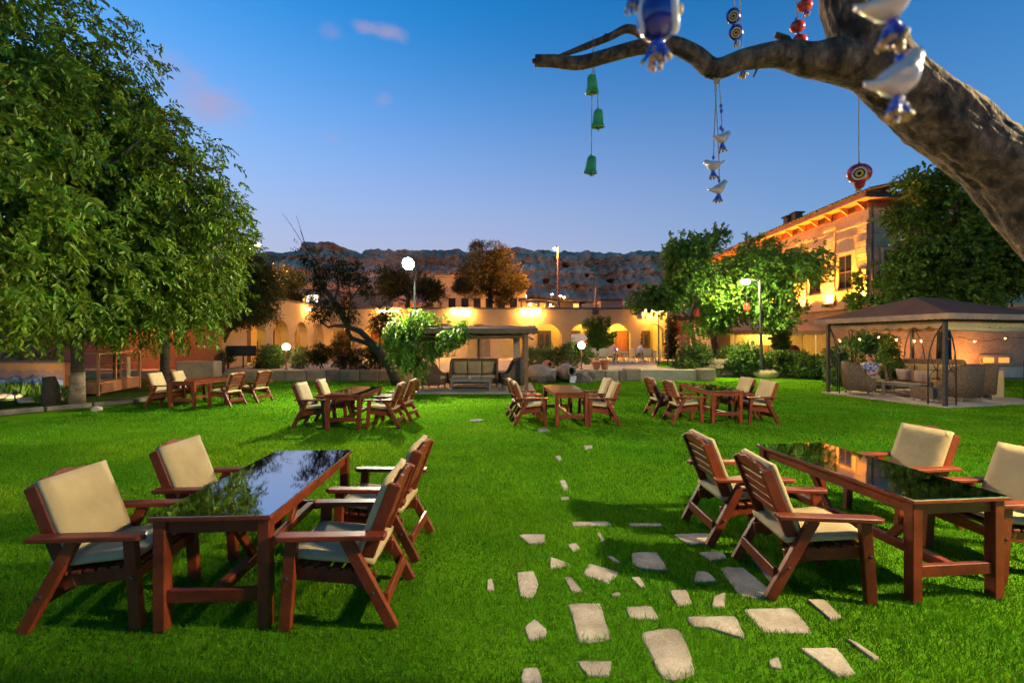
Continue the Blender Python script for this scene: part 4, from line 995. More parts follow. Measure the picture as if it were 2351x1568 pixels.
t = thing('floor_stool', 'low rectangular wicker stool beside the front gazebo post', 'stool', (12.25, 13.45, gfl), gA)
MB().bx(-.3, .3, -.22, .22, .1, .42).build('seat', 'wicker', t, bevel=.02)
for sx in (-1, 1):
    for sy in (-1, 1): MB().bx(sx*.25-.03, sx*.25+.03, sy*.17-.03, sy*.17+.03, 0, .1).build('leg', 'grey_wood', t)
for k, (p, rz, lab) in enumerate((((13.42, 15.55, .66), .6, 'pink striped scatter pillow leaning at the sofa end in gazebo'), ((13.7, 15.2, .62), .9, 'second pink pillow beside the striped one in gazebo'))):
    q = MB(); pillow(q, .44, .44, .14, (0, 0, 0), Matrix.Rotation(rad(65), 3, 'X'), edge=.25); o = q.build('scatter_pillow', 'cushion_pink', smooth=True, loc=p, rz=rz+PI/2); tag(o, lab, 'pillow')
t = thing('light_string', 'string of small warm bulbs inside the gazebo eaves', 'string lights', (0, 0, 0))
sp = [GA.lerp(GD, k/9)+Vector((0, -.1, 2.0-.16*abs(math.sin(k*1.9)))) for k in range(10)]+[GD.lerp(GC, k/9)+Vector((-.1, 0, 2.0-.2*abs(math.sin(k*2.3)))) for k in range(10)]
MB().tube(sp, .006, 4).build('wire', 'iron', t)
for p in sp[1::2]: MB().ball(p-Vector((0, 0, .04)), .0085, 6, 5).build('bulb', 'bulb', t)
o = MB().bx(-.3, .3, -.04, .04, 0, .85).build('ledge_panel', 'canvas_cream', loc=(15.35, 14.6, .036), rz=gA+.2); tag(o, 'pale cream panel standing at the back right of the gazebo', 'panel')
t = thing('lit_window', 'two small warm lit panes low in the mansion wall behind the gazebo', 'window', (PX(2290, 828, 23.9).x, 23.98, .6))
MB().bx(-.8, .8, -.02, .06, -.1, .5).build('frame', 'house_low', t)
for s in (-1, 1): MB().bx(s*.4-.28, s*.4+.28, -.03, -.022, .08, .36).build('pane', 'window_glow', t)

# ------------------------------------------------------------------ garden lamps
def globe_lamp(p, foot, label, m='globe', r=.165):
    t = thing('globe_lamp', label, 'lamp', (p.x, p.y, foot), group='garden globe lamps')
    h = p.z-foot
    MB().tube([(0, 0, 0), (0, 0, h-r)], .028, 8).build('post', 'metal_rust', t); MB().lathe([(.09, 0), (.09, .02), (.03, .04)], 10).build('foot', 'iron', t)
    MB().lathe([(.05, -r-.02), (.07, -r+.02), (.07, -r+.045)], 10, (0, 0, h)).build('collar', 'iron', t)
    MB().ball((0, 0, h), r, 16, 10).build('globe', m, t, smooth=True)
globe_lamp(PX(657, 797, 21.7), TZ, 'lit white globe lamp on the terrace edge before the left arches')
globe_lamp(PX(1335, 793, 21.7), TZ, 'lit white globe lamp on the terrace beside the arrow sign')
globe_lamp(PX(1009, 795, 19.75), 0, 'bright globe lamp behind the clear curtain of the pavilion', 'globe_hot', .13)
# tall white ball lamp over the vine
p = PX(942, 610, 16.7)
t = thing('lamp_post', 'tall post with brilliant white ball lamp above the vine', 'lamp post', (p.x+.16, p.y, 0), group='tall garden lamp posts')
MB().tube([(0, 0, 0), (0, 0, p.z-.05)], [.05, .035], 10).build('pole', 'pole_paint', t); MB().lathe([(.1, 0), (.1, .03), (.05, .06)], 10).build('foot', 'iron', t)
fd = Vector((-.12, -1, -.42)).normalized(); hc = Vector((-.16, -.34, p.z))
MB().tube([(0, 0, p.z-.12), (-.12, -.16, p.z+.04)], .03, 8).build('arm', 'pole_paint', t)
MB().lathe([(.06, -.2), (.17, -.12), (.235, .01), (.22, .012), (.16, -.1)], 18, hc, axis=fd).build('lamp_housing', 'pole_paint', t, smooth=True)
MB().lathe([(.215, -.012), (.19, .02), (.10, .045), (.01, .05)], 18, hc, axis=fd).build('lamp_lens', 'lamp_white', t, smooth=True)
p = PX(1711, 648, 21.5)
t = thing('lamp_post', 'tall dark post with lime white lamp among the tree leaves', 'lamp post', (p.x+.68, p.y, TZ), group='tall garden lamp posts')
h = p.z-TZ
MB().tube([(.1, 0, 0), (0, 0, h+.05)], [.075, .05], 10).build('pole', 'pole_paint', t); MB().tube([(0, 0, h), (-.3, 0, h+.12), (-.6, 0, h+.12)], .03, 8).build('arm', 'pole_paint', t)
MB().ball((-.68, 0, h), .16, 14, 8, (1.25, 1, .7)).build('lamp_glass', 'lamp_lime', t, smooth=True); MB().lathe([(.06, .22), (.22, .12), (.24, .08), (.2, .075)], 12, (-.68, 0, h)).build('lamp_hood', 'pole_paint', t)
# assumed floodlight out of view to the right, added as foreground key light
t = thing('lamp_post', 'assumed tall floodlight post out of view right of the old trunk', 'lamp post', (6.5, 1.62, 0), group='tall garden lamp posts')
MB().tube([(0, 0, 0), (0, 0, 4.75)], [.07, .05], 10).build('pole', 'pole_paint', t)
MB().tube([(0, 0, 4.6), (-.25, .2, 4.7)], .03, 8).build('arm', 'pole_paint', t)
MB().ball((-.32, .26, 4.65), .13, 14, 8).build('lamp_globe', 'assumed_flood', t, smooth=True)

def assumed_ground_spot(label, p, aim, m, r=.09, group='assumed ground spotlights'):
    t = thing('assumed_ground_spotlight', label, 'lamp', p, group=group); d = (Vector(aim)-Vector(p)).normalized(); c = Vector((0, 0, .22))
    MB().lathe([(.05, -.16), (r*1.05, -.1), (r*1.12, .03), (r*1.02, .031), (r*.9, -.05)], 16, c, axis=d).build('housing', 'iron', t, smooth=True)
    MB().lathe([(r, .0), (r*.6, .012), (.01, .016)], 16, c, axis=d).build('lens', m, t, smooth=True)
    MB().tube([(0, 0, 0), (0, 0, .2)], .018, 6).build('stake', 'iron', t)
assumed_ground_spot('assumed ground spotlight turned up at the big left tree', (-9.4, 6.2, 0), (-11.6, 12, 4.5), 'assumed_spot_tree')  # assumed spotlight out of view, added to brighten the tree crown
assumed_ground_spot('assumed ground spotlight washing the mansion wall behind the gazebo sofa', (19.9, 22.9, 0), (20.1, 24.2, 2.2), 'assumed_spot_wall', .07)  # assumed lamp, added to warm the dark wall behind the gazebo
assumed_ground_spot('assumed ground spotlight washing the mansion wall at the picture edge', (23.6, 22.9, 0), (23.8, 24.2, 2.2), 'assumed_spot_wall', .07)  # second assumed lamp, added to warm the same wall
assumed_ground_spot('small assumed ground spotlight turned to the painted banner', (-14.2, 13.0, .11), (-16.4, 14.9, .5), 'assumed_spot_mural', .06)  # assumed lamp, added to brighten the banner
# ------------------------------------------------------------------ trees
def polyline(pts, Y): return [PX(a, b, Y) for a, b in pts]
def spray_parts(parent, mname, pts, dirs, rng, L_=.20, Wd=.075, twig=.5, nleaf=9):
    # hand-sized leaf sprays, each a part of its own, sharing a few meshes
    ms = []
    for k in range(5):
        r = np.random.RandomState(k+50); t = np.linspace(.15, 1, nleaf)
        base = np.stack([r.normal(0, .01, nleaf), t*twig, -t**2*twig*.45], 1)
        sgn = np.where(np.arange(nleaf) % 2, 1., -1.)
        ax = np.stack([sgn*.9, np.full(nleaf, .55), np.full(nleaf, -.55)], 1)+r.normal(0, .2, (nleaf, 3)); ax[-1] = (0, 1, -.7)
        ms.append(leaves_mesh('leaf_spray', mname, base, ax, L_, Wd, r, .25))
    for i, (p, d) in enumerate(zip(pts, dirs)):
        o = bpy.data.objects.new('leaf_spray', ms[i % 5]); col.objects.link(o); o.parent = parent; o.location = p
        o.rotation_euler = (rng.uniform(-.5, .3), rng.uniform(-.4, .4), math.atan2(-d[0], d[1])+rng.uniform(-.5, .5)); s = rng.uniform(.85, 1.35); o.scale = (s, s, s)

# big walnut-like tree at the left
B1 = Vector((-11.95, 12.5, .1))
bl1 = [((-13.8, 12.6, 7.0), (4.1, 3.8, 4.2)), ((-15.2, 12.4, 10.4), (3.6, 3.4, 3.1)), ((-12.4, 11.3, 3.7), (3.2, 2.6, 1.8)), ((-10.9, 9.3, 4.6), (2.1, 1.8, 2.2)), ((-12.1, 10.0, 7.4), (2.4, 2.0, 2.2))]
T1 = limb_tree('walnut_tree', 'huge leafy green tree filling the left edge with whitewashed trunk', B1, [B1, B1+Vector((.02, 0, 1.2)), B1+Vector((-.1, 0, 2.6)), B1+Vector((-.6, 0, 4.5)), B1+Vector((-1.4, 0, 7)), B1+Vector((-2.2, 0, 9.5))], [.175, .14, .13, .125, .1, .05],
    [([B1+Vector((-.1, 0, 2.4)), B1+Vector((.4, -1.0, 3.4)), B1+Vector((1.0, -2.4, 4.4))], .1, .03), ([B1+Vector((-.3, 0, 3.2)), B1+Vector((-1.5, -.8, 4.4)), B1+Vector((-3, -1.6, 5.5))], .1, .03), ([B1+Vector((-.8, 0, 5)), B1+Vector((.6, .3, 6.6)), B1+Vector((1.6, .4, 7.6))], .09, .03)])
MB().tube([Vector((0, 0, .02)), Vector((.02, 0, .85))], [.186, .158], 12).build('limewash_band', 'limewash', T1, smooth=True)
lb1 = local_blobs(bl1, B1)
foliage('crown', 'leaf_walnut', lb1, 9500, .42, 9, .175, .075, 21, T1, droop=.6, gap=-.45, rough=.30, tint=.5, nf=2.0, shell=.6, huevar=.2)
rr = np.random.RandomState(5); P_, d_, q_ = crown_points(lb1[2:4], 900, rr, 8, .15, .2, -2)
sel = (d_[:, 1] < .1) & (d_[:, 0] > -.5); P_, d_ = P_[sel][:170], d_[sel][:170]
spray_parts(T1, 'leaf_walnut', P_, d_, random.Random(3))
B2 = Vector((-11.9, 15.6, .1))
bl2 = [((-11.0, 14.6, 5.0), (2.1, 2.1, 2.7)), ((-12.2, 14.8, 7.3), (2.1, 2.1, 2.2)), ((-10.2, 14.3, 4.7), (1.25, 1.4, 1.9)), ((-11.4, 14.2, 3.3), (2.2, 2.0, 1.5)), ((-13.4, 14.5, 9.2), (1.8, 2, 1.7))]
T2 = limb_tree('walnut_tree', 'leafy green tree with thin straight trunk behind the shaded table', B2, [B2, B2+Vector((0, 0, 1.5)), B2+Vector((.1, -.1, 3)), B2+Vector((.3, -.5, 5)), B2+Vector((.2, -.6, 7))], [.15, .13, .12, .1, .05],
    [([B2+Vector((.1, -.1, 2.6)), B2+Vector((1.0, -.8, 3.6)), B2+Vector((2.2, -1.2, 4.6))], .08, .03), ([B2+Vector((.2, -.3, 4)), B2+Vector((-.7, -.8, 5.4)), B2+Vector((-1.0, -1, 7))], .08, .03)], seed=4)
lb2 = local_blobs(bl2, B2)
foliage('crown', 'leaf_walnut', lb2, 7000, .40, 9, .16, .07, 33, T2, droop=.6, gap=-.45, rough=.32, tint=.5, nf=2.0, shell=.6, huevar=.2)
P_, d_, q_ = crown_points(lb2, 900, rr, 9, .12, .25, -2); sel = (d_[:, 1] < .2) & (d_[:, 0] > -.2); spray_parts(T2, 'leaf_walnut', P_[sel][:150], d_[sel][:150], random.Random(6), .18, .07, .45)
B3 = Vector((-15.2, 17.5, .1))
T3 = limb_tree('walnut_tree', 'dark tree with thin trunk behind the glass cabinet', B3, [B3, B3+Vector((0, 0, 2)), B3+Vector((.2, 0, 4)), B3+Vector((.2, 0, 6))], [.12, .1, .09, .04], [([B3+Vector((.1, 0, 3)), B3+Vector((1.2, -.4, 4.5))], .07, .02)], seed=9)
foliage('crown', 'leaf_walnut', local_blobs([((-14.8, 17, 4.6), (3.4, 2.6, 2.7)), ((-17.5, 16.5, 5), (3.4, 2.6, 3.2)), ((-15.5, 17, 7), (3, 2.4, 2.4))], B3), 3000, .45, 7, .2, .08, 41, T3, droop=.7, gap=-.9)
# dark tree before the wing, orange-lit on its far side
B4 = GX(502, 852, TZ)
fx = lambda px, py, Y=22.5: PX(px, py, Y)
T4 = limb_tree('plum_tree', 'dark small leaved tree with forked trunk before the arcade wing', B4, [B4, fx(503, 815), fx(505, 795)], [.24, .2, .19],
    [([fx(505, 797), fx(485, 765), fx(470, 735), fx(480, 690)], .14, .05), ([fx(505, 797), fx(522, 765), fx(545, 720), fx(570, 670)], .14, .05), ([fx(522, 765), fx(560, 735), fx(610, 715)], .07, .03), ([fx(545, 720), fx(580, 620), fx(600, 590)], .06, .03)], seed=12)
def pb(px, py, Y, rx, rz_, ry=None): 
    c = PX(px, py, Y); k = Y/F; return (tuple(c), (rx*k, (ry or rx)*k, rz_*k))
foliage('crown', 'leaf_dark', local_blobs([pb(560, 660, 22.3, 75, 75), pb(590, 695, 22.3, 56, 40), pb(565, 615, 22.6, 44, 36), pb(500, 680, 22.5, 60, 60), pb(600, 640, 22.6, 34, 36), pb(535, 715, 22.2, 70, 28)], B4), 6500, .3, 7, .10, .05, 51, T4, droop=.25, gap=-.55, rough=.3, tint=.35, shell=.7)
# pale orange-lit small tree behind the wing roof
B4b = Vector((PX(655, 650, 34).x, 34.2, ARC_T-.02)); B4b = Vector((-17.6, 36.0, TZ))
T4b = limb_tree('plum_tree', 'orange lit bushy tree rising behind the arcade wing roof', B4b, [B4b, B4b+Vector((0, 0, 3)), B4b+Vector((.2, 0, 6))], [.2, .16, .08], [([B4b+Vector((0, 0, 3.5)), B4b+Vector((1.2, 0, 5.5))], .1, .03)], seed=15)
foliage('crown', 'leaf_dark', local_blobs([pb(648, 655, 36, 48, 38), pb(672, 640, 36, 28, 14), pb(625, 690, 36, 60, 24), pb(700, 690, 37, 34, 14)], B4b), 2200, .4, 6, .16, .08, 53, T4b, droop=.2, gap=-.6, rough=.3, shell=.7)
# leaning tree
B5 = GX(912, 884)
q5 = lambda px, py, Y=18.8: PX(px, py, Y)
T5 = limb_tree('leaning_tree', 'dark crooked tree leaning left beside the vine with sparse leaves', B5, [B5, q5(905, 868), q5(891, 833), q5(868, 803), q5(851, 784), q5(826, 761), q5(798, 751), q5(782, 714), q5(768, 692), q5(752, 672), q5(738, 650), q5(722, 622)], [.24, .21, .19, .17, .13, .12, .115, .11, .09, .08, .07, .05],
    [([q5(868, 803), q5(841, 788), q5(807, 777), q5(795, 755)], .12, .09), ([q5(798, 751), q5(770, 748), q5(754, 752), q5(735, 738)], .08, .04), ([q5(768, 692), q5(778, 660), q5(772, 635), q5(790, 610)], .05, .02), ([q5(738, 650), q5(728, 600), q5(705, 575), q5(690, 530)], .04, .012), ([q5(705, 575), q5(670, 520), q5(648, 490)], .015, .006), ([q5(700, 560), q5(688, 520), q5(680, 495)], .012, .005), ([q5(798, 751), q5(800, 720), q5(806, 690), q5(800, 650)], .06, .02), ([q5(722, 622), q5(716, 600), q5(735, 580)], .035, .012), ([q5(806, 690), q5(830, 655), q5(845, 620)], .03, .01)], seed=17, n=10, wob=.3)
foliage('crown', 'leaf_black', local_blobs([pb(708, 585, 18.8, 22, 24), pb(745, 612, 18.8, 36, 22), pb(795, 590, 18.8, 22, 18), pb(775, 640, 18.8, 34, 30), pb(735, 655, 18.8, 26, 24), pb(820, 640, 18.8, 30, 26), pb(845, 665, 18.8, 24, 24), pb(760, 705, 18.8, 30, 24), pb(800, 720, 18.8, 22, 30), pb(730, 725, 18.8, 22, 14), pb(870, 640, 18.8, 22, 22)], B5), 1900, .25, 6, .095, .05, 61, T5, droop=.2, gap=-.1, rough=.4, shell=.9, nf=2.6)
# second thin stem beside it
B5b = Vector((PX(872, 800, 21.6).x, 21.7, TZ))
T5b = limb_tree('slim_tree', 'slim bent sapling with dark leaves left of the vine', B5b, [B5b, PX(871, 800, 21.6), PX(873, 770, 21.6), PX(880, 735, 21.6), PX(888, 712, 21.6)], [.07, .06, .05, .04, .02], [([PX(880, 735, 21.6), PX(900, 712, 21.6)], .03, .01)], seed=18)
foliage('crown', 'leaf_dark', local_blobs([pb(870, 735, 21.6, 20, 30), pb(890, 722, 21.6, 22, 18), pb(865, 775, 21.6, 14, 24)], B5b), 500, .25, 6, .1, .05, 63, T5b, gap=-.3, shell=.9)
# dark conifers behind the wall
def conifer(name, label, base, blobs, m, n, seed, L_=.32, Wd=.05, th=8.0):
    t = limb_tree(name, label, base, [base, base+Vector((0, 0, th*.3)), base+Vector((.1, 0, th*.6)), base+Vector((.1, 0, th))], [.3, .26, .2, .08], [([base+Vector((0, 0, th*(.27+k*.11))), base+Vector((math.cos(k*2.1)*2.6*(1-k*.1), math.sin(k*2.1)*1.5, th*(.36+k*.11)))], .1, .03) for k in range(6)], seed=seed)
    foliage('crown', m, local_blobs(blobs, base), n, .45, 9, L_, Wd, seed, t, droop=-.15, spread=1.0, gap=-.45, rough=.35, shell=.85, nf=.8, tint=.3, huevar=.06); return t
conifer('pine_tree', 'tall pine behind the arcade lit orange on its right side', Vector((-2.6, 53, 4.1)), [pb(1110, 625, 53, 48, 42), pb(1140, 600, 53, 34, 34), pb(1085, 655, 53, 42, 24), pb(1165, 650, 53, 42, 34), pb(1095, 570, 53, 14, 14), pb(1128, 577, 53, 14, 16), pb(1190, 650, 53, 20, 18), pb(1060, 662, 53, 20, 12), pb(1155, 685, 53, 30, 14)], 'needle', 7500, 71)
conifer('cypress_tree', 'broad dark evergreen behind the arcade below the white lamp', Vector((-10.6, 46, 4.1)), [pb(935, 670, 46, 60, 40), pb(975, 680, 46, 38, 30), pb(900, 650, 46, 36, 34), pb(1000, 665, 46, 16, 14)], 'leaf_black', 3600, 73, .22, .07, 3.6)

# vine bush over a post
B6 = Vector((PX(955, 900, 15.75).x, 15.72, 0))
T6 = thing('vine', 'bright green vine heaped over the left post of the pavilion', 'vine', B6)
MB().tube([Vector((0, 0, 0)), Vector((.12, .02, .8)), Vector((.05, .05, 1.6)), Vector((.1, .1, 2.6))], [.06, .05, .045, .03], 8, wob=.3).build('stem', 'bark_far', T6, smooth=True)
foliage('leaves', 'leaf_vine', local_blobs([pb(950, 735, 15.8, 36, 28), pb(975, 755, 15.8, 40, 26), pb(1010, 768, 15.7, 32, 16), pb(1040, 760, 15.7, 24, 12), pb(1060, 748, 15.7, 10, 12), pb(920, 760, 15.7, 26, 20), pb(900, 775, 15.7, 14, 14), pb(915, 800, 15.7, 11, 24), pb(940, 790, 15.7, 20, 36), pb(958, 825, 15.7, 12, 36), pb(935, 835, 15.7, 8, 24), pb(985, 790, 15.7, 16, 22), pb(1000, 785, 15.7, 8, 24), pb(965, 712, 15.9, 16, 14), pb(935, 718, 15.9, 12, 12)], B6), 2700, .28, 7, .105, .085, 81, T6, droop=1.1, gap=-.2, rough=.5, shell=.85, tint=.4, nf=2.8)
rr2 = np.random.RandomState(8)

# leafy trees at centre right
B7 = GX(1601, 838, TZ)
f7 = lambda px, py, Y=24.5: PX(px, py, Y)
B7 = Vector((f7(1601, 838).x, 24.5, TZ-.01))
T7 = limb_tree('maple_tree', 'leafy green tree with pale trunk beside the steps lit from below', B7, [B7, f7(1597, 800), f7(1588, 765), f7(1585, 735), f7(1600, 690), f7(1610, 640), f7(1625, 580)], [.19, .15, .14, .13, .11, .09, .04],
    [([f7(1585, 735), f7(1560, 710), f7(1525, 690), f7(1490, 690)], .08, .03), ([f7(1600, 690), f7(1570, 640), f7(1560, 590)], .07, .03), ([f7(1603, 670), f7(1650, 640), f7(1670, 600)], .07, .03), ([f7(1590, 725), f7(1640, 700), f7(1680, 690)], .06, .02)], seed=22, m='bark_mid')
foliage('crown', 'leaf_maple', local_blobs([pb(1590, 620, 24.5, 68, 62), pb(1640, 640, 24.3, 60, 60), pb(1535, 680, 24.3, 62, 34), pb(1600, 690, 24.0, 60, 40), pb(1490, 690, 24.2, 40, 22), pb(1560, 580, 24.6, 34, 34), pb(1650, 560, 24.6, 24, 34), pb(1620, 565, 24.6, 22, 24), pb(1600, 735, 24, 34, 22), pb(1668, 695, 24, 40, 34)], B7), 4600, .34, 7, .14, .125, 91, T7, droop=.35, gap=-.5, rough=.3, shell=.7, tint=.35)
B8 = Vector((PX(1642, 820, 27).x, 26.6, TZ-.01)); f8 = lambda px, py, Y=26.5: PX(px, py, Y)
T8 = limb_tree('maple_tree', 'spreading tree with dark reddish leaves before the mansion facade', B8, [B8, f8(1640, 790), f8(1635, 760), f8(1645, 720), f8(1690, 680), f8(1740, 620)], [.22, .19, .17, .15, .12, .05], [([f8(1645, 720), f8(1620, 680), f8(1625, 620)], .1, .03), ([f8(1690, 680), f8(1760, 690), f8(1840, 660)], .09, .02), ([f8(1720, 650), f8(1790, 600), f8(1870, 590)], .07, .02)], seed=24)
foliage('crown', 'leaf_maple', local_blobs([pb(1735, 620, 24.8, 80, 56), pb(1800, 600, 24.2, 66, 40), pb(1850, 610, 23.0, 46, 34), pb(1700, 680, 24.5, 70, 46), pb(1770, 680, 23.5, 60, 40), pb(1660, 700, 25, 50, 40), pb(1740, 565, 25, 46, 26), pb(1780, 730, 23, 46, 26), pb(1640, 740, 25, 40, 24)], B8), 4800, .34, 7, .14, .115, 95, T8, droop=.3, gap=-.4, rough=.32, shell=.75, tint=.4, huevar=.2)
# tree behind the gazebo
B9 = Vector((18.4, 19.4, 0))
f9 = lambda px, py, Y=19.2: PX(px, py, Y)
T9 = limb_tree('spreading_tree', 'dense green tree with layered branches behind the gazebo', B9, [B9, B9+Vector((0, 0, 2.5)), f9(2190, 600), f9(2200, 500), f9(2190, 420)], [.26, .22, .18, .12, .05], [([f9(2190, 640), f9(2100, 620), f9(2050, 640)], .1, .03), ([f9(2195, 560), f9(2110, 540), f9(2060, 500)], .08, .03), ([f9(2200, 520), f9(2270, 520), f9(2330, 560)], .09, .03), ([f9(2195, 470), f9(2120, 440), f9(2090, 420)], .05, .02)], seed=26)
foliage('crown', 'leaf_deep', local_blobs([pb(2230, 580, 19.2, 110, 80), pb(2130, 600, 18.9, 82, 58), pb(2170, 500, 19.3, 90, 50), pb(2160, 430, 19.4, 52, 32), pb(2078, 645, 18.7, 42, 36), pb(2300, 630, 19, 110, 60), pb(2080, 500, 19.2, 42, 22), pb(2110, 415, 19.3, 36, 18), pb(2140, 680, 18.6, 100, 36), pb(2330, 560, 19.5, 100, 70)], B9), 7000, .36, 7, .155, .11, 101, T9, droop=.2, gap=-.55, rough=.3, shell=.75, tint=.4, nf=1.3)

# ------------------------------------------------------------------ shrubs and hedges
def shrub(label, blobs, n, m='leaf_shrub', L_=.07, Wd=.045, twig=.16, seed=1, name='shrub', cat='shrub', base=None, droop=.1, gap=-1.0, stems=3, z=0.0):
    c = base or Vector((blobs[0][0][0], blobs[0][0][1], z)); t = thing(name, label, cat, c, group=None)
    s = MB(); rr = random.Random(seed)
    for k in range(stems):
        b = Vector(blobs[k % len(blobs)][0])-c; s.tube([Vector((rr.uniform(-.08, .08), rr.uniform(-.08, .08), 0)), b*.5+Vector((rr.uniform(-.1, .1), 0, 0)), b], [.025, .018, .008], 5)
    s.build('stem', 'bark_far', t)
    foliage('foliage', m, local_blobs(blobs, c), n, twig, 6, L_, Wd, seed, t, droop=droop, gap=gap, rough=.28, shell=.6, tint=.35); return t
Ys = 22.2
shrub('round clipped bush left of the globe lamp on the terrace', [pb(612, 815, Ys, 16, 20), pb(630, 818, Ys, 22, 22)], 700, seed=111, z=TZ, L_=.08)
shrub('tall yellow lit shrub touching the globe lamp on the terrace', [pb(640, 812, 22.5, 20, 24), pb(628, 825, 22.5, 20, 20)], 600, seed=112, z=TZ, L_=.09, gap=-.6)
shrub('thin twiggy shrub right of the terrace globe lamp', [pb(695, 818, Ys, 16, 24), pb(685, 832, Ys, 14, 16)], 380, seed=113, z=TZ, L_=.08, gap=-.4)
shrub('round dark shrub with bare stems on the terrace edge', [pb(738, 812, Ys, 20, 18), pb(730, 822, Ys, 16, 14)], 650, 'leaf_dark', seed=114, z=TZ, L_=.08)
shrub('reddish bush before the arches left of the leaning trunk', [pb(785, 805, Ys, 26, 30), pb(795, 830, Ys, 24, 18)], 800, 'leaf_dark', seed=115, z=TZ, L_=.08)
shrub('wide dark clipped bush beside the leaning trunk', [pb(850, 825, Ys, 44, 26), pb(875, 815, Ys, 26, 22)], 1200, 'leaf_dark', seed=116, z=TZ, L_=.08)
shrub('small dark bush in the shade of the forked tree', [pb(525, 818, Ys, 12, 14), pb(600, 835, 22.8, 16, 14)], 400, 'leaf_dark', seed=117, z=TZ, L_=.08)
hb = []
for k in range(8): hb.append(pb(1212+k*15, 822, 23.2, 15, 25, 22))
shrub('long clipped dark hedge between pavilion and globe lamp', hb, 2600, seed=118, name='hedge', cat='hedge', z=TZ, L_=.06, Wd=.035, twig=.12, stems=8, droop=-.2)
shrub('yellow lit leafy shrub around the right globe lamp', [pb(1310, 806, 22.6, 20, 22), pb(1345, 815, 22.6, 16, 20)], 700, seed=119, z=TZ, L_=.08)
# fan plant in front of the arches
t = thing('fan_shrub', 'upright shrub with fanned leafy branches before the arches', 'shrub', (PX(1372, 820, 31).x, 31, TZ))
s = MB(); c = Vector(t.location); bl = []
for px, py in ((1345, 748), (1358, 740), (1378, 738), (1395, 742), (1408, 772), (1360, 770), (1385, 770), (1372, 755)):
    e = PX(px, py, 31)-c; s.tube([Vector((0, 0, 0)), e*.5+Vector((0, 0, .15)), e], [.03, .02, .01], 5)
    for u in (.45, .65, .82, 1.0): bl.append((tuple(e*u+Vector((0, 0, .1))), (.26*(1.15-u*.6), .26, .3*(1.15-u*.5))))
s.build('stem', 'bark_far', t); foliage('foliage', 'leaf_maple', bl, 1500, .2, 6, .12, .09, 121, t, droop=.1, gap=-1.2, shell=.8)
for k, (b_, n_, sd, lab) in enumerate((
    ([pb(1585, 822, 22.6, 26, 26), pb(1610, 812, 22.8, 20, 22), pb(1575, 838, 22.2, 20, 14)], 1100, 131, 'leafy green shrub around the foot of the pale trunk'),
    ([pb(1665, 815, 23.6, 44, 18), pb(1700, 812, 23.6, 30, 18)], 1000, 132, 'low flowering shrub along the rock planter top'),
    ([pb(1718, 825, 22.8, 26, 34), pb(1700, 835, 22.8, 22, 26)], 1100, 133, 'bright green bush hanging over the rock planter'),
    ([pb(1790, 830, 22.4, 30, 22), pb(1840, 838, 22.0, 34, 24), pb(1880, 842, 21.6, 24, 22), pb(1815, 850, 21.8, 30, 18)], 2400, 134, 'wide leafy hedge from the planter to the gazebo'),
    ([pb(1990, 805, 20.2, 38, 34), pb(1960, 820, 20.4, 30, 40), pb(2020, 790, 20.2, 26, 20)], 1700, 135, 'tall leafy shrub seen through the gazebo'),
    ([pb(1915, 830, 19.0, 20, 36), pb(1930, 855, 18.6, 26, 26)], 900, 136, 'dark bush just outside the left gazebo post'))):
    shrub(lab, b_, n_, 'leaf_shrub', seed=sd, L_=.10, Wd=.07, twig=.2, z=.0 if k > 2 else .4)
# ivy column
shrub('ivy covered column in front of the red board', [pb(1790, 745, 25.2, 14, 22), pb(1792, 775, 25.2, 17, 24), pb(1795, 805, 25.2, 20, 26), pb(1785, 825, 25.2, 22, 14)], 1500, 'leaf_shrub', seed=141, name='ivy_column', cat='ivy', L_=.11, Wd=.09, z=TZ)
shrub('dry ivy climbing the end of the arcade wall', [pb(1540, 735, 34.6, 10, 16), pb(1540, 765, 34.6, 11, 20), pb(1541, 795, 34.6, 11, 20), pb(1540, 818, 34.6, 12, 12)], 700, 'leaf_dark', seed=142, name='ivy_column', cat='ivy', L_=.12, Wd=.09, z=TZ)
shrub('thin red leaved branches hanging before the mansion wall', [pb(1960, 690, 21.8, 26, 20), pb(1975, 640, 21.8, 14, 26), pb(1940, 700, 21.6, 20, 10)], 420, 'leaf_maple', seed=143, name='climber', cat='climber', L_=.11, Wd=.07, gap=-.3, z=0)
# potted plant inside the gazebo
t = thing('potted_plant', 'pointed potted plant standing on the gazebo floor', 'plant', (13.75, 16.6, gfl))
MB().lathe([(.14, 0), (.19, .32), (.2, .34), (.17, .34), (.16, .28)], 14).build('pot', 'terracotta', t)
foliage('foliage', 'leaf_shrub', [((0, 0, .75), (.42, .42, .45)), ((0, 0, 1.2), (.28, .28, .4)), ((0, 0, 1.6), (.14, .14, .3)), ((-.25, -.3, .8), (.35, .3, .3))], 900, .14, 6, .08, .05, 145, t, gap=-2); MB().tube([(0, 0, .3), (0, 0, 1.5)], .03, 6).build('stem', 'bark_far', t)
# bed plants by the mural
for k, (px, py, n_) in enumerate(((40, 893, 160), (70, 897, 130), (165, 905, 70), (105, 915, 60))):
    g_ = GX(px, py+12, .11); sh_ = thing('grass_clump', ('tall bright grass clump at the foot of the mural, left edge', 'second bright grass clump at the foot of the mural', 'small grass tuft beside the whitewashed trunk', 'low grass tuft before the mural stump')[k], 'plant', g_)
    r_ = np.random.RandomState(150+k); base = r_.normal(0, .14, (n_, 3)); base[:, 2] = 0; ax = r_.normal(0, .35, (n_, 3)); ax[:, 2] = 1
    link('blades', leaves_mesh('blades', 'leaf_vine', base, ax, .42, .035, r_), sh_)

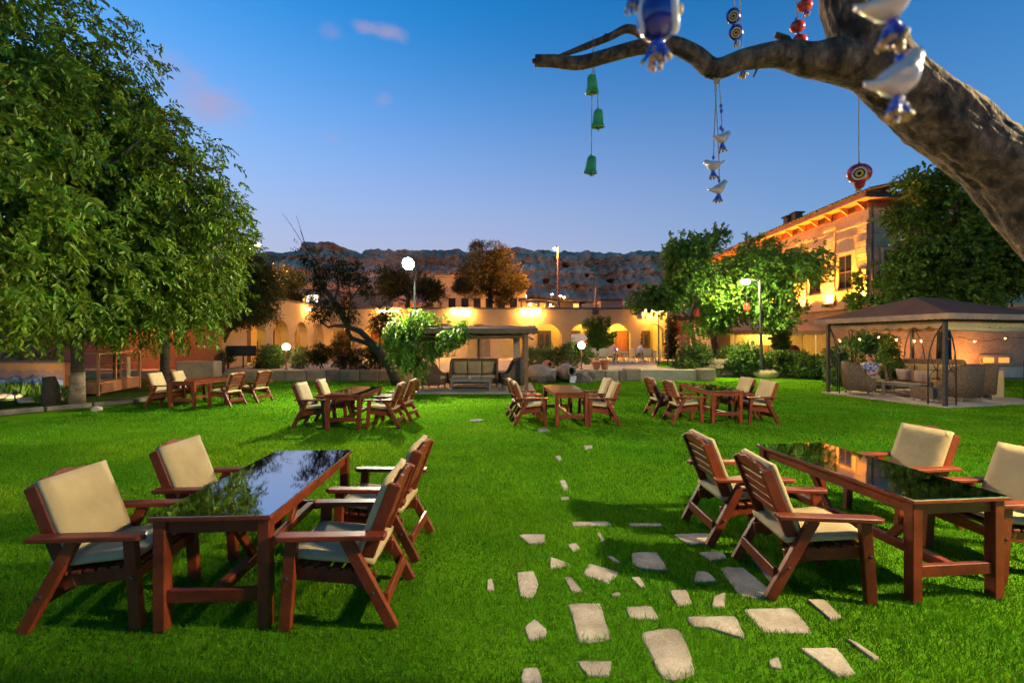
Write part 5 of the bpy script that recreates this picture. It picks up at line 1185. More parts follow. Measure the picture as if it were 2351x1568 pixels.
# ------------------------------------------------------------------ rocks, jars, planter
pw = tag(place('rock_planter'), 'dark dry stone planter wall right of the steps', 'wall'); pw['kind'] = 'thing'
rg = random.Random(13); rms = [rock_mesh('planter_rock', 'rock', .42, .3, .22, k, 2, .35) for k in range(6)]
for k in range(34):
    row = k % 3; u = (k//3)/11
    a = Vector((9.7, 23.25, 0)).lerp(Vector((15.0, 22.6, 0)), u+rg.uniform(-.02, .02)); o = bpy.data.objects.new('planter_rock', rms[k % 6]); col.objects.link(o); o.parent = pw
    o.location = (a.x, a.y+row*.1, .14+row*.28); o.rotation_euler = (rg.uniform(-.3, .3), rg.uniform(-.3, .3), rg.uniform(-.4, .4)); s_ = rg.uniform(.8, 1.15); o.scale = (s_, s_, s_)
struct(MB().bx(9.6, 15.2, 23.3, 24.0, -.1, .72).build('planter_soil', 'soil'))
for k, (px, py, s_, lab) in enumerate(((1690, 850, .42, 'smooth yellowish boulder before the planter, left one'), (1757, 856, .46, 'smooth yellowish boulder before the planter, right one'), (1668, 852, .22, 'small stone touching the left yellowish boulder'))):
    g_ = GX(px, py+12, 0); o = bpy.data.objects.new('boulder', rock_mesh('boulder', 'boulder', s_*1.25, s_*.8, s_*.62, 20+k, 3, .22)); col.objects.link(o); o.location = (g_.x, g_.y, s_*.4); tag(o, lab, 'boulder')
def jar(label, p, axis, s=1.0, m='clay'):
    t = thing('clay_jar', label, 'jar', p, group='clay jars on the rocks')
    pr = [(.05, -.55), (.16, -.5), (.30, -.3), (.36, -.05), (.33, .2), (.24, .38), (.17, .45), (.17, .52), (.21, .56), (.21, .6), (.16, .6), (.14, .45), (.2, .36)]
    MB().lathe([(r*s, z*s) for r, z in pr], 22, (0, 0, 0), axis).build('body', m, t, smooth=True)
    a = Vector(axis).normalized(); MB().tube([a*.36*s, a*.37*s], .20*s, 16).build('mouth_shade', 'eye_black', t)  # black disc plugs the mouth, painting the shade inside the jar
jar('big clay jar lying on its side with mouth to the right', (PX(1240, 856, 20.3).x, 20.3, .38), (.95, -.25, -.1), 1.15)
jar('big clay jar tilted with open mouth facing the camera', (PX(1298, 853, 20.3).x, 20.3, .45), (.35, -.9, .1), 1.05)
jar('small reddish clay jar on the wall above the lying jar', (PX(1256, 837, 21.0).x, 21.05, .72), (.3, -.9, .1), .62, 'terracotta')
rk = [rock_mesh('rock', 'rock', .26, .22, .17, 40+k, 2, .4) for k in range(5)]
rpile = tag(place('rock_pile'), 'heap of dark stones under the clay jars beside the pavilion', 'rocks'); rpile['kind'] = 'thing'
for k in range(40):
    x = rg.uniform(1.0, 3.6); y = rg.uniform(19.9, 20.85); o = bpy.data.objects.new('rock', rk[k % 5]); col.objects.link(o); o.parent = rpile; o.location = (x, y, .06+(y-19.9)*.3+rg.uniform(0, .06)); o.rotation_euler = (rg.uniform(-.5, .5), rg.uniform(-.5, .5), rg.uniform(0, 6)); s_ = rg.uniform(.5, 1.25); o.scale = (s_, s_, s_)
sp_ = thing('stone_pillar', 'short rough stone pillar lit orange beside the globe lamp', 'pillar', (PX(1311, 830, 23.0).x, 23.0, TZ))
for k in range(4): MB().box((rg.uniform(-.02, .02), 0, .13+k*.25), (.66-.03*(k % 2), .5, .24)).build('stone', 'wall_stone', sp_, bevel=.03, rz=rg.uniform(-.05, .05))
for k in range(5):
    o = bpy.data.objects.new('cap_stone', rk[k]); col.objects.link(o); o.parent = sp_; o.location = (-.28+k*.14, 0, 1.06+.06*(k % 2)); o.scale = (.8, .8, .6)
for px, lab in ((1369, 'left terracotta flower pot on the terrace edge'), (1388, 'right taller terracotta flower pot on the terrace edge')):
    h_ = .36 if px < 1380 else .44; t = thing('flower_pot', lab, 'pot', (PX(px, 840, 21.6).x, 21.55, TZ))
    MB().lathe([(.13, 0), (.2, h_-.08), (.24, h_-.08), (.25, h_), (.21, h_), (.19, h_-.1)], 18).build('pot', 'terracotta', t, smooth=False); MB().tube([(0, 0, h_-.1), (0, 0, h_-.09)], .19, 14).build('soil', 'soil', t)
o = MB().tube([(math.cos(a)*.26*(1+.15*math.sin(3*a)), 0, .3+math.sin(a)*.2) for a in np.linspace(0, 5.6, 18)], .014, 6).build('garden_hose', 'coping', loc=(PX(1345, 850, 20.8).x, 20.8, 0)); tag(o, 'loop of dark hose hanging on the terrace wall', 'hose')
o = MB().bx(-.14, .14, -.05, .05, 0, .3).build('info_tablet', 'white_paint', loc=(PX(1315, 870, 19.9).x, 19.85, .0), rz=.2); tag(o, 'small white tablet standing among the rocks', 'sign')
t = thing('arrow_sign', 'pale pink arrow shaped sign board pointing right', 'sign', (PX(1326, 778, 24.6).x, 24.6, TZ))
zb = PX(1328, 778, 24.6).z-TZ
MB().bx(-.34, .02, -.02, .02, zb-.26, zb+.24).build('board', 'sign_pink', t); MB().prism([(.03, -.02, zb-.23), (.3, -.02, zb-.23), (.55, -.02, zb+.02), (.3, -.02, zb+.27), (.03, -.02, zb+.27)], (0, .04, 0)).build('arrow', 'sign_pink', t); MB().tube([(0.02, .05, 0), (.02, .05, zb+.2)], .03, 8).build('post', 'iron', t)
# wagon wheel
c = PX(1732, 806, 22.9); t = thing('wagon_wheel', 'old wooden wagon wheel leaning on the lamp pole', 'wheel', c)
R_ = .55; ax = Vector((.75, -.6, .28)).normalized(); a1 = ax.cross(Vector((0, 0, 1))).normalized(); a2 = ax.cross(a1)
MB().tube([a1*math.cos(a)*R_+a2*math.sin(a)*R_ for a in np.linspace(0, 2*PI, 37)], .05, 8, cap=False).build('rim', 'wheel_wood', t, smooth=True); MB().tube([ax*-.12, ax*.12], .1, 12).build('hub', 'wheel_wood', t)
for k in range(10):
    a = k*PI/5; d = a1*math.cos(a)+a2*math.sin(a); MB().bar(d*.09, d*(R_-.03), .04, .04, side=ax).build('spoke', 'wheel_wood', t)
c = PX(1803, 829, 24.6); pr = [(-.3, 0), (.3, 0), (.3, .75), (.22, .98), (0, 1.1), (-.22, .98), (-.3, .75)]
o = MB().prism([(a, 0, b*1.05) for a, b in pr], (0, .06, 0)).build('red_board', 'red_paint', loc=(c.x, 24.0-.25, TZ-.0), bevel=.01); tag(o, 'bright red round topped board against the mansion wall', 'board')
# coloured lanterns in the tree
for k, (px, py, Y, m_, lab) in enumerate(((1600, 719, 23.0, 'red_paint', 'small red lantern hanging in the leafy tree'), (1634, 684, 23.0, 'eye_yellow', 'small yellow lantern hanging in the leafy tree'), (1714, 706, 22.5, 'glass_red', 'pinkish red lantern left of the lamp pole'), (1741, 712, 22.5, 'glaze_green', 'green lantern box on the lamp pole'), (1468, 724, 34.0, 'cushion_pink', 'mauve lantern by the arcade tube lamp'))):
    p = PX(px, py, Y); t = thing('hanging_lantern', lab, 'lantern', p, group='coloured lanterns in the trees'); s_ = Y/F
    MB().lathe([(5*s_, -9*s_), (6.5*s_, -6*s_), (6.5*s_, 6*s_), (5*s_, 9*s_)], 10).build('shade', m_, t); MB().tube([(0, 0, 9*s_), (0, 0, 30*s_)], .006, 4).build('cord', 'iron', t)
for px, py, m_, s_, lab in ((1533, 687, 'lantern_white', .2, 'bright white lantern on a post in the tree left of the trunk'), (1512, 692, 'lantern_warm', .17, 'round warm lantern left of the bright white one')):
    p = PX(px, py, 25.5); t = thing('post_lantern', lab, 'lantern', (p.x, p.y, TZ), group='post lanterns'); h = p.z-TZ
    MB().tube([(0, 0, 0), (0, 0, h-s_)], .035, 8).build('post', 'iron', t); MB().lathe([(s_*.6, -s_), (s_*.8, s_*.6), (s_*.5, s_)], 10, (0, 0, h)).build('glass', m_, t, smooth=True); MB().lathe([(s_*1.05, s_), (s_*.3, s_*1.5), (.02, s_*1.7)], 10, (0, 0, h)).build('cap', 'iron', t)

# ------------------------------------------------------------------ mural, stump and cabinet at the left
t = thing('mural_wall', 'low wall with painted landscape banner at the far left', 'mural', (-16.2, 14.9, .1), rad(-6))
MB().bx(-3.2, 1.75, 0, .2, 0, 1.02).build('wall', 'orange_wall', t); MB().add([(-2.4, -.012, .02), (1.7, -.012, .02), (1.7, -.012, .98), (-2.4, -.012, .98)], [(0, 1, 2, 3)]).build('banner', 'mural_print', t, fix=False); MB().bx(-3.3, 1.8, -.06, .26, 1.022, 1.09).build('coping', 'coping', t)
o = MB().tube([(0, 0, 0), (.03, 0, .5), (-.02, 0, .75)], [.2, .15, .13], 12, wob=.3).build('tree_stump', 'bark_far', loc=GX(115, 930, .1), smooth=True); tag(o, 'dark tree stump standing before the mural', 'stump')
for k, (px, py, lab) in enumerate(((85, 925, 'pale stone left of the stump'), (15, 915, 'pale stone at the picture edge under the mural'), (45, 915, 'small pale stone under the bright grass'), (172, 922, 'pale stone just right of the stump'), (205, 912, 'pale stone by the whitewashed trunk'), (232, 916, 'pale stone right of the whitewashed trunk'), (225, 943, 'small orange stone by the kerb'))):
    px = px*.75 if k < 6 else 222*1; g_ = GX(px if k < 6 else 222, py, .1); o = bpy.data.objects.new('bed_stone', rock_mesh('bed_stone', 'flagstone', .24, .2, .12, 60+k, 2, .25)); col.objects.link(o); o.location = (g_.x, g_.y, .14); o.rotation_euler.z = k*.9; o.scale = (.9-.3*(k == 6),)*3; tag(o, lab, 'stone')
a_ = Vector((-12.75, 14.05, .12)); b_ = Vector((-13.45, 16.5, .12)); ang = math.atan2(b_.y-a_.y, b_.x-a_.x)
t = thing('display_cabinet', 'glass display cabinet with wooden frame and shelves under the trees', 'cabinet', a_, ang)
Lc, Dc, Hc = (b_-a_).length, .62, 1.28
for x in (.03, Lc-.03):
    for y in (.03, Dc-.03): MB().bx(x-.03, x+.03, y-.03, y+.03, 0, Hc).build('post', 'cabinet_wood', t)
MB().bx(.061, Lc-.061, .03, Dc-.03, .06, .42).build('base_panel', 'cabinet_wood', t); MB().bx(.1, .8, -.0, .029, .1, .34).build('grille', 'frame_dark', t)
for k in range(6): MB().bx(.12, .78, -.012, -.001, .12+k*.036, .135+k*.036).build('grille_bar', 'cabinet_wood', t)
MB().bx(0, Lc, 0, Dc, Hc+.001, Hc+.05).build('top', 'cabinet_wood', t)
for z in (.66, .92): MB().bx(.07, Lc-.07, .06, Dc-.06, z, z+.025).build('shelf', 'cabinet_wood', t)
MB().add([(.06, .01, .43), (Lc-.06, .01, .43), (Lc-.06, .01, Hc), (.06, .01, Hc)], [(0, 1, 2, 3)]).build('pane', 'pane', t, fix=False); MB().add([(.01, .06, .43), (.01, Dc-.06, .43), (.01, Dc-.06, Hc), (.01, .06, Hc)], [(0, 1, 2, 3)]).build('pane', 'pane', t, fix=False)
MB().bx(Lc*.68, Lc*.76, .05, .08, .45, 1.15).build('price_card', 'canvas_cream', t); MB().bx(Lc*.38-.03, Lc*.38+.03, 0, .05, .42, Hc).build('mullion', 'cabinet_wood', t)
t = thing('billboard_easel', 'dark blackboard on thin legs near the forked tree', 'easel', (PX(555, 850, 22.3).x, 22.3, TZ))
MB().bx(-.75, .7, -.03, .03, .62, 1.12).build('board', 'cloth_dark', t)
for x in (-.7, 0.05, .75): MB().tube([(x, .04, 0), (x, .04, 1.1 if x < .7 else 1.35)], .03, 6).build('leg', 'iron', t)
o = MB().bx(-.75, .75, -.4, .4, 0, .85).build('stone_trough', 'wall_stone', loc=(-13.6, 19.8, .1), rz=.2, bevel=.05); tag(o, 'big squared stone block in shade behind the far left chairs', 'stone block')

# ------------------------------------------------------------------ white terrace furniture and the guests
def resin_chair(label, loc, rz, first=[None]):
    if first[0]: return dup(first[0], loc, rz, label)
    t = thing('resin_chair', label, 'chair', loc, rz, 'cream resin terrace chairs'); first[0] = t
    for sx in (-1, 1):
        MB().bar((sx*.24, .22, 0), (sx*.22, .2, .66), .035, .04).build('front_leg', 'white_resin', t); MB().bar((sx*.25, -.27, 0), (sx*.22, -.2, .45), .035, .04).build('rear_leg', 'white_resin', t)
        MB().bar((sx*.235, -.24, .66), (sx*.225, .23, .66), .05, .03).build('armrest', 'white_resin', t)
    MB().bx(-.24, .24, -.22, .24, .42, .46).build('seat', 'white_resin', t, bevel=.01)
    MB().box((0, -.25, .68), (.46, .03, .44), Matrix.Rotation(rad(10), 3, 'X')).build('backrest', 'white_resin', t, bevel=.01)
    return t
def resin_table(label, loc, rz, first=[None]):
    if first[0]: return dup(first[0], loc, rz, label)
    t = thing('resin_table', label, 'table', loc, rz, 'cream resin terrace tables'); first[0] = t
    MB().bx(-.42, .42, -.42, .42, .70, .735).build('table_top', 'white_resin', t, bevel=.01)
    for sx in (-1, 1):
        for sy in (-1, 1): MB().bx(sx*.37-.03, sx*.37+.03, sy*.37-.03, sy*.37+.03, 0, .70).build('leg', 'white_resin', t)
    MB().bx(-.34, .34, -.39, -.36, .6, .70).build('apron', 'white_resin', t)
    return t
def tp(px, Y): return Vector(((px-1175.5)*Y/F, Y, TZ))
resin_table('cream terrace table by the person with the phone', tp(1423, 28.6), 0); resin_table('cream terrace table by the person in white shirt', tp(1488, 29.8), 0); resin_table('cream terrace table in front of the fan shrub', tp(1375, 28.8), .1)
for px, Y, a, lab in ((1355, 28.2, -80, 'leftmost cream terrace chair beside the globe lamp'), (1379, 27.6, 15, 'cream terrace chair with open back left of the phone user'), (1404, 28.0, -40, 'cream terrace chair the phone user sits on'), (1437, 28.8, 85, 'cream terrace chair right of the phone user table'), (1462, 29.6, -85, 'cream terrace chair the person in white shirt sits on'), (1482, 28.6, 0, 'cream terrace chair seen from behind before the right table'), (1507, 29.6, 80, 'rightmost cream terrace chair near the last arch'), (1362, 29.6, 180, 'cream terrace chair behind the left table'), (1392, 29.8, 170, 'cream terrace chair in front of the fan shrub')):
    resin_chair(lab, tp(px, Y), rad(a))
def skinned(name, pts, edges, radii, m, parent, root=0, sub=2):
    me = bpy.data.meshes.new(name); me.from_pydata(pts, edges, []); o = bpy.data.objects.new(name, me); col.objects.link(o)
    md = o.modifiers.new('skin', 'SKIN'); md.use_smooth_shade = True
    if not me.skin_vertices: me.attributes
    for i, r in enumerate(radii):
        v = me.skin_vertices[0].data[i]; v.radius = (r, r) if not isinstance(r, tuple) else r; v.use_root = (i == root)
    s = o.modifiers.new('sub', 'SUBSURF'); s.levels = sub; s.render_levels = sub
    dg = bpy.context.evaluated_depsgraph_get(); nm = bpy.data.meshes.new_from_object(o.evaluated_get(dg))
    bpy.data.objects.remove(o); nm.materials.clear(); nm.materials.append(M[m]); return link(name, nm, parent, smooth=True)
def seated_person(label, loc, rz, shirt, trousers='cloth_dark', lean=.12, hz=.46, armf=.38, arm_z=.76, bare_legs=False):
    t = thing('person', label, 'person', loc, rz)
    n = Vector((0, lean*.5, hz+.30)); ch = Vector((0, lean, hz+.46)); nk = Vector((0, lean*1.25, hz+.60)); hd = Vector((0, lean*1.7, hz+.76))
    P = [Vector((0, 0, hz)), n, ch, nk]; E = [(0, 1), (1, 2), (2, 3)]; R = [(.15, .12), (.14, .105), (.16, .11), .055]
    P.append(nk+Vector((0, .01, .07))); E.append((3, 4)); R.append(.055)
    for s in (-1, 1):
        k = len(P); sh = ch+Vector((s*.18, 0, .04)); el = Vector((s*.24, lean+.12, hz+.24)); wr = Vector((s*.10, armf+lean, arm_z)); hn = wr+Vector((-s*.03, .08, .01))
        P += [sh, el, wr, hn]; E += [(2, k), (k, k+1), (k+1, k+2), (k+2, k+3)]; R += [.062, .042, .03, .036]
        k = len(P); P += [Vector((s*.09, .06, hz-.01)), Vector((s*.11, .42, hz+.02)), Vector((s*.11, .40, .08)), Vector((s*.12, .52, .04))]; E += [(0, k), (k, k+1), (k+1, k+2), (k+2, k+3)]; R += [.085, .062, .04, .035]
    skinned('body', P, E, R, 'skin', t)
    # head with face
    h = MB(); h.ball(hd, .1, 16, 12, (.82, .98, 1.15)); h.ball(hd+Vector((0, .1, -.015)), .02, 8, 6, (.8, 1, 1.3))
    for s in (-1, 1): h.ball(hd+Vector((s*.083, -.005, -.01)), .026, 8, 6, (.4, .8, 1.1))
    h.ball(hd+Vector((0, .06, -.075)), .045, 10, 8, (.9, .8, .7)); hh = h.build('head', 'skin', t, smooth=True)
    for s in (-1, 1): MB().ball(hd+Vector((s*.034, .088, .012)), .012, 8, 6).build('eye', 'eye_black', hh)
    MB().ball(hd+Vector((0, .094, -.055)), .016, 8, 5, (1.4, .5, .35)).build('mouth', 'glass_red', hh)
    g = MB(); g.ball(hd+Vector((0, -.018, .03)), .112, 16, 10, (.86, .98, 1.0)); ob = g.build('hair', 'hair', t, smooth=True)
    a_ = Vector((0, -.008, 0))
    PS = [p+a_ for p in (Vector((0, 0, hz-.02)), n, ch, nk-Vector((0, 0, .02)))]; ES = [(0, 1), (1, 2), (2, 3)]; RS = [(.17, .14), (.16, .125), (.178, .128), .07]
    for s in (-1, 1):
        k = len(PS); sh = ch+Vector((s*.18, 0, .04)); el = Vector((s*.24, lean+.12, hz+.24)); PS += [sh, sh.lerp(el, .75)]; ES += [(2, k), (k, k+1)]; RS += [.078, .062]
    skinned('shirt', PS, ES, RS, shirt, t)
    PT = [Vector((0, -.005, hz))]; ET = []; RT = [(.165, .125)]
    for s in (-1, 1):
        k = len(PT); PT += [Vector((s*.09, .06, hz)), Vector((s*.11, .42, hz+.03)), Vector((s*.11, .40, .3 if bare_legs else .1))]; ET += [(0, k), (k, k+1), (k+1, k+2)]; RT += [.1, .075, .06 if bare_legs else .052]
    skinned('trousers', PT, ET, RT, trousers, t)
    for s in (-1, 1): MB().ball((s*.12, .47, .045), .05, 10, 6, (.85, 2.2, .8)).build('shoe', 'cloth_dark', t, smooth=True)
    return t
p1 = tp(1404, 28.05); seated_person('person with dark hair and pale top sitting with a lit phone', p1, rad(-48), 'shirt_pale', lean=.1)
t = thing('phone', 'small lit phone screen held by the seated person', 'phone', p1+Matrix.Rotation(rad(-48), 3, 'Z') @ Vector((.0, .58, .80)), rad(-48))
MB().bx(-.05, .05, -.005, .005, -.07, .1).build('case', 'eye_black', t); MB().bx(-.045, .045, -.009, -.006, -.06, .09).build('screen', 'phone_screen', t)
seated_person('person in white shirt leaning on the right terrace table', tp(1463, 29.65), rad(-85), 'shirt_white', lean=.2, armf=.42, arm_z=.78)
seated_person('person in blue patterned shirt with dark hair sitting in the gazebo', Vector((12.83, 16.2, gfl)), rad(120), 'shirt_print', 'cushion_pink', lean=.16, hz=.44, bare_legs=True, arm_z=.62, armf=.3)

# ------------------------------------------------------------------ foreground tree with hanging charms
def catmull(pts, n):
    P = [Vector(p) for p in pts]; P = [P[0]*2-P[1]]+P+[P[-1]*2-P[-2]]; out = []
    seg = len(P)-3
    for i in range(n+1):
        u = i/n*seg; k = min(int(u), seg-1); t = u-k; a, b, c, d = P[k:k+4]
        out.append(.5*((2*b)+(c-a)*t+(2*a-5*b+4*c-d)*t*t+(3*b-a-3*c+d)*t**3))
    return out
def bark_tube(mb, pts, radii, n=60, ring=32, amp=.05, seed=0, cap=True):
    P = catmull(pts, n); rr = np.interp(np.linspace(0, 1, n+1), np.linspace(0, 1, len(radii)), radii)
    o = len(mb.v); ref = Vector((0, 1, 0)); acc = 0
    for i, p in enumerate(P):
        d = (P[min(i+1, n)]-P[max(i-1, 0)]).normalized(); a = (ref-d*ref.dot(d)).normalized(); b = d.cross(a); ref = a
        if i: acc += (p-P[i-1]).length
        for k in range(ring):
            t = 2*PI*k/ring; u = a*math.cos(t)+b*math.sin(t); r = rr[i]
            q = Vector((math.cos(t)*r*16, math.sin(t)*r*16, acc*5+seed*3))
            nn = noise.noise(q*.6)*.9+abs(noise.noise(q*Vector((1.9, 1.9, 1.2)) if False else Vector((q.x*1.9, q.y*1.9, q.z*1.1))))*-.9+noise.noise(Vector((q.x*4.5, q.y*4.5, q.z*3)))*.35
            mb.v.append(tuple(p+u*(r*(1+.05*noise.noise(Vector((acc*3, t, seed))))+amp*nn*min(1, r*9))))
    for i in range(n):
        for k in range(ring):
            k2 = (k+1) % ring; mb.f.append((o+i*ring+k, o+i*ring+k2, o+(i+1)*ring+k2, o+(i+1)*ring+k))
    if cap: mb.f.append(tuple(o+n*ring+k for k in range(ring))); mb.f.append(tuple(o+k for k in reversed(range(ring))))
YB = 2.0
def b2(px, py, Y=YB): return PX(px, py, Y)
FB = Vector((3.55, 1.95, 0)); ft = thing('old_tree', 'thick grey barked leaning trunk with bare branch in the upper right foreground', 'tree', FB)
def L(p): return Vector(p)-FB
mb = MB(); bark_tube(mb, [L(FB-Vector((0, 0, .1))), L((3.35, 1.97, .8)), L((2.85, 2.0, 1.7)), L(b2(2351, 432)), L(b2(2230, 330)), L(b2(2105, 232)), L(b2(2010, 140)), L(b2(1965, 60)), L(b2(1945, -40)), L((1.40, 1.85, 3.75)), L((1.25, 1.6, 4.1))], [.25, .2, .165, .145, .138, .128, .125, .11, .10, .08, .07], 260, 80, .019, 1); mb.build('trunk', 'bark', ft, smooth=True)
mb = MB(); bark_tube(mb, [L(b2(2035, 185)), L(b2(1985, 152)), L(b2(1915, 138)), L(b2(1860, 138)), L(b2(1790, 126)), L(b2(1710, 138)), L(b2(1642, 160)), L(b2(1595, 128)), L(b2(1540, 104)), L(b2(1470, 110)), L(b2(1400, 128)), L(b2(1330, 146)), L(b2(1270, 142)), L(b2(1228, 141))], [.085, .10, .088, .07, .054, .045, .042, .038, .035, .032, .030, .028, .026, .024], 200, 30, .008, 2); mb.build('branch', 'bark', ft, smooth=True)
mb = MB(); bark_tube(mb, [L(b2(1500, 104)), L(b2(1470, 78)), L(b2(1438, 68)), L(b2(1400, 86)), L(b2(1345, 108)), L(b2(1285, 130))], [.022, .02, .018, .016, .014, .008], 50, 14, .004, 3); mb.build('side_branch', 'bark', ft, smooth=True)
for k, (pts, r) in enumerate((([(1815, 112), (1806, 92), (1780, 82)], .02), ([(1725, 150), (1738, 160), (1730, 178)], .007), ([(1640, 168), (1622, 178), (1618, 172)], .008), ([(1235, 140), (1222, 142)], .012), ([(1545, 92), (1552, 88), (1556, 90)], .006), ([(1400, 85), (1388, 80)], .006))):
    MB().tube([L(b2(*p)) for p in pts], [r, r*.8, r*.6][:len(pts)], 8, wob=.3, seed=k).build('twig_stub', 'bark', ft, smooth=True)
mb = MB(); bark_tube(mb, [L((1.38, 1.83, 3.72)), L((1.0, 1.2, 4.02)), L((.6, .72, 4.0)), L((.2, .66, 3.95)), L((-.1, .6, 3.9))], [.06, .05, .04, .03, .02], 40, 12, .005, 4); mb.build('upper_branch', 'bark', ft, smooth=True)
mb = MB(); bark_tube(mb, [L((1.45, 1.92, 3.7)), L((1.5, 2.3, 4.0)), L((1.12, 2.34, 4.1)), L((.8, 2.4, 4.1))], [.05, .04, .03, .02], 30, 12, .005, 5); mb.build('upper_branch', 'bark', ft, smooth=True)

foliage('crown', 'leaf_walnut', local_blobs([((2.4, .7, 6.3), (2.6, 2.1, 1.0)), ((.4, .3, 6.4), (2.0, 1.8, .9)), ((4.0, 2.2, 6.2), (2.0, 1.4, .9))], FB), 1500, .4, 7, .16, .08, 201, ft, droop=.3, gap=-.8, shell=.9)  # unseen crown added overhead to keep sky light off the foreground
def cord(t, pts, r=.0022, nm='cord'): MB().tube(pts, r, 5).build(nm, 'cord', t)
def tassel(t, c, s=1.0, seed=0, n=9, m='bead_blue', drop=5):
    rr = random.Random(seed); mb = MB(); am = MB(); c = Vector(c)
    for k in range(n):
        a = 2*PI*k/n; d = Vector((math.cos(a), math.sin(a), 0))*rr.uniform(.3, 1)
        for j in range(drop):
            p = c+d*(.006+.007*j)*s*1.1+Vector((0, 0, -.011*j*s-rr.uniform(0, .004))); (am if j == drop-1 else mb).ball(p, .0062*s*rr.uniform(.8, 1.2), 8, 5, (1, 1, 1.3))
    o = stuff(mb.build('bead_tassel', m, t, smooth=True)); stuff(am.build('tassel_tips', 'bead_amber', t, smooth=True)); return o
def bird(t, c, s, ang, m='ceramic_white'):
    # body swept along its length: tail tip, tail, belly, breast, head, beak
    st = [(-.052, .010, .002, .006), (-.042, .006, .007, .006), (-.030, .002, .011, .009), (-.018, .000, .018, .017), (-.004, -.002, .0235, .0225), (.010, .001, .0235, .0225), (.022, .009, .019, .0185), (.030, .016, .0155, .0155), (.038, .020, .0125, .0125), (.044, .020, .007, .007), (.052, .018, .0015, .0015)]
    pts = catmull([Vector((a, 0, b)) for a, b, _, _ in st], 30); mb = MB(); n = 16
    ry = np.interp(np.linspace(0, 1, 31), np.linspace(0, 1, len(st)), [q[2] for q in st]); rz_ = np.interp(np.linspace(0, 1, 31), np.linspace(0, 1, len(st)), [q[3] for q in st])
    R = Matrix.Rotation(ang[0], 3, 'Z') @ Matrix.Rotation(ang[1], 3, 'Y'); c = Vector(c)
    for i, p in enumerate(pts):
        for k in range(n):
            a = 2*PI*k/n; mb.v.append(tuple(c+R @ (Vector((p.x, math.cos(a)*ry[i], p.z+math.sin(a)*rz_[i]))*s)))
    for i in range(30):
        for k in range(n): mb.f.append((i*n+k, i*n+(k+1) % n, (i+1)*n+(k+1) % n, (i+1)*n+k))
    mb.f.append(tuple(range(n))); mb.f.append(tuple(30*n+k for k in range(n)))
    b = mb.build('bird', m, t, smooth=True)
    for sg in (-1, 1): MB().ball(c+R @ (Vector((.037, sg*.0112, .024))*s), .0022*s, 8, 5).build('eye', 'eye_black', b)
    e = MB()
    for sg in (-1, 1):
        e.tube([c+R @ (Vector((x_, sg*y_, z_))*s) for x_, y_, z_ in ((.012, .022, .006), (-.008, .0225, .004), (-.028, .0125, .006))], [.006*s, .0045*s, .001*s], 6)
    e.build('wing', m, b, smooth=True)
def eye_disc(t, c, r, t_off, push):
    c = Vector(c)+Vector(t_off); f = (Vector((0, 0, CAMH))-c).normalized(); c = c+f*push-Vector(t_off)
    for k, (q, m_, h) in enumerate(((1, 'eye_white', .004), (.78, 'eye_black', .006), (.55, 'eye_yellow', .008), (.3, 'eye_black', .010))): MB().tube([c, c+f*h*r/.02], r*q, 20).build('eye_ring', m_, t)
# green bell string
p = b2(1358, 100); t = thing('bell_string', 'three green glazed bells on a cord from the bare branch', 'wind chime', p)
def lo(px, py, Y=YB): return PX(px, py, Y)-Vector(t.location)
cord(t, [lo(1362, 85), lo(1360, 175), lo(1358, 290), lo(1358, 362)]); cord(t, [lo(1362, 150), lo(1372, 200), lo(1373, 255)])
for px, py, k in ((1359, 195, 0), (1373, 274, 1), (1357, 380, 2)):
    c = lo(px, py); s = 1/522.
    pr = [(3, 20), (8, 19), (10.5, 14), (11.5, 4), (12.5, -8), (15, -15), (17, -18), (15.5, -18.5), (11, -8), (9, 10)]
    b = MB().lathe([(a*s, z*s) for a, z in pr], 20, c, axis=(.08*(k-1), -.22, 1)).build('bell', 'glaze_green', t, smooth=True)
    MB().ball(c+Vector((0, 0, 22*s)), 3*s, 8, 6).build('bead', 'bead_amber', b); MB().ball(c+Vector((0, 0, -17*s)), 5*s, 8, 6).build('clapper', 'metal_rust', b); tassel(b, c+Vector((0, 0, -18*s)), .45, k, 5, 'bead_blue', 3)
# bird string
t = thing('bird_string', 'cord with three small white ceramic birds and blue beads below the branch', 'wind chime', b2(1642, 175))
cord(t, [lo(1640, 178), lo(1648, 300), lo(1652, 420)]); cord(t, [lo(1646, 178), lo(1640, 300), lo(1638, 368)]); cord(t, [lo(1650, 178), lo(1655, 240), lo(1658, 305)])
for a, b in ((1644, 172), (1648, 172)): MB().tube([lo(a+6*math.cos(q), b+22*math.sin(q)-0) for q in np.linspace(0, 6.28, 12)], .003, 5).build('cord_loop', 'cord', t)
for px, py, an in ((1658, 318, (.3, -.15)), (1637, 381, (2.3, -.1)), (1650, 434, (.1, -.3))): bird(t, lo(px, py), .95, an); tassel(t, lo(px, py+14), .75, px, 7, drop=4); MB().ball(lo(px+1, py-18), .006, 8, 6, (1, 1, 1.6)).build('bead', 'bead_blue', t)
for px, py in ((1655, 245), (1656, 256), (1655, 295)): MB().ball(lo(px, py), .007, 8, 6, (1, 1, 1.4)).build('bead', 'bead_blue', t)
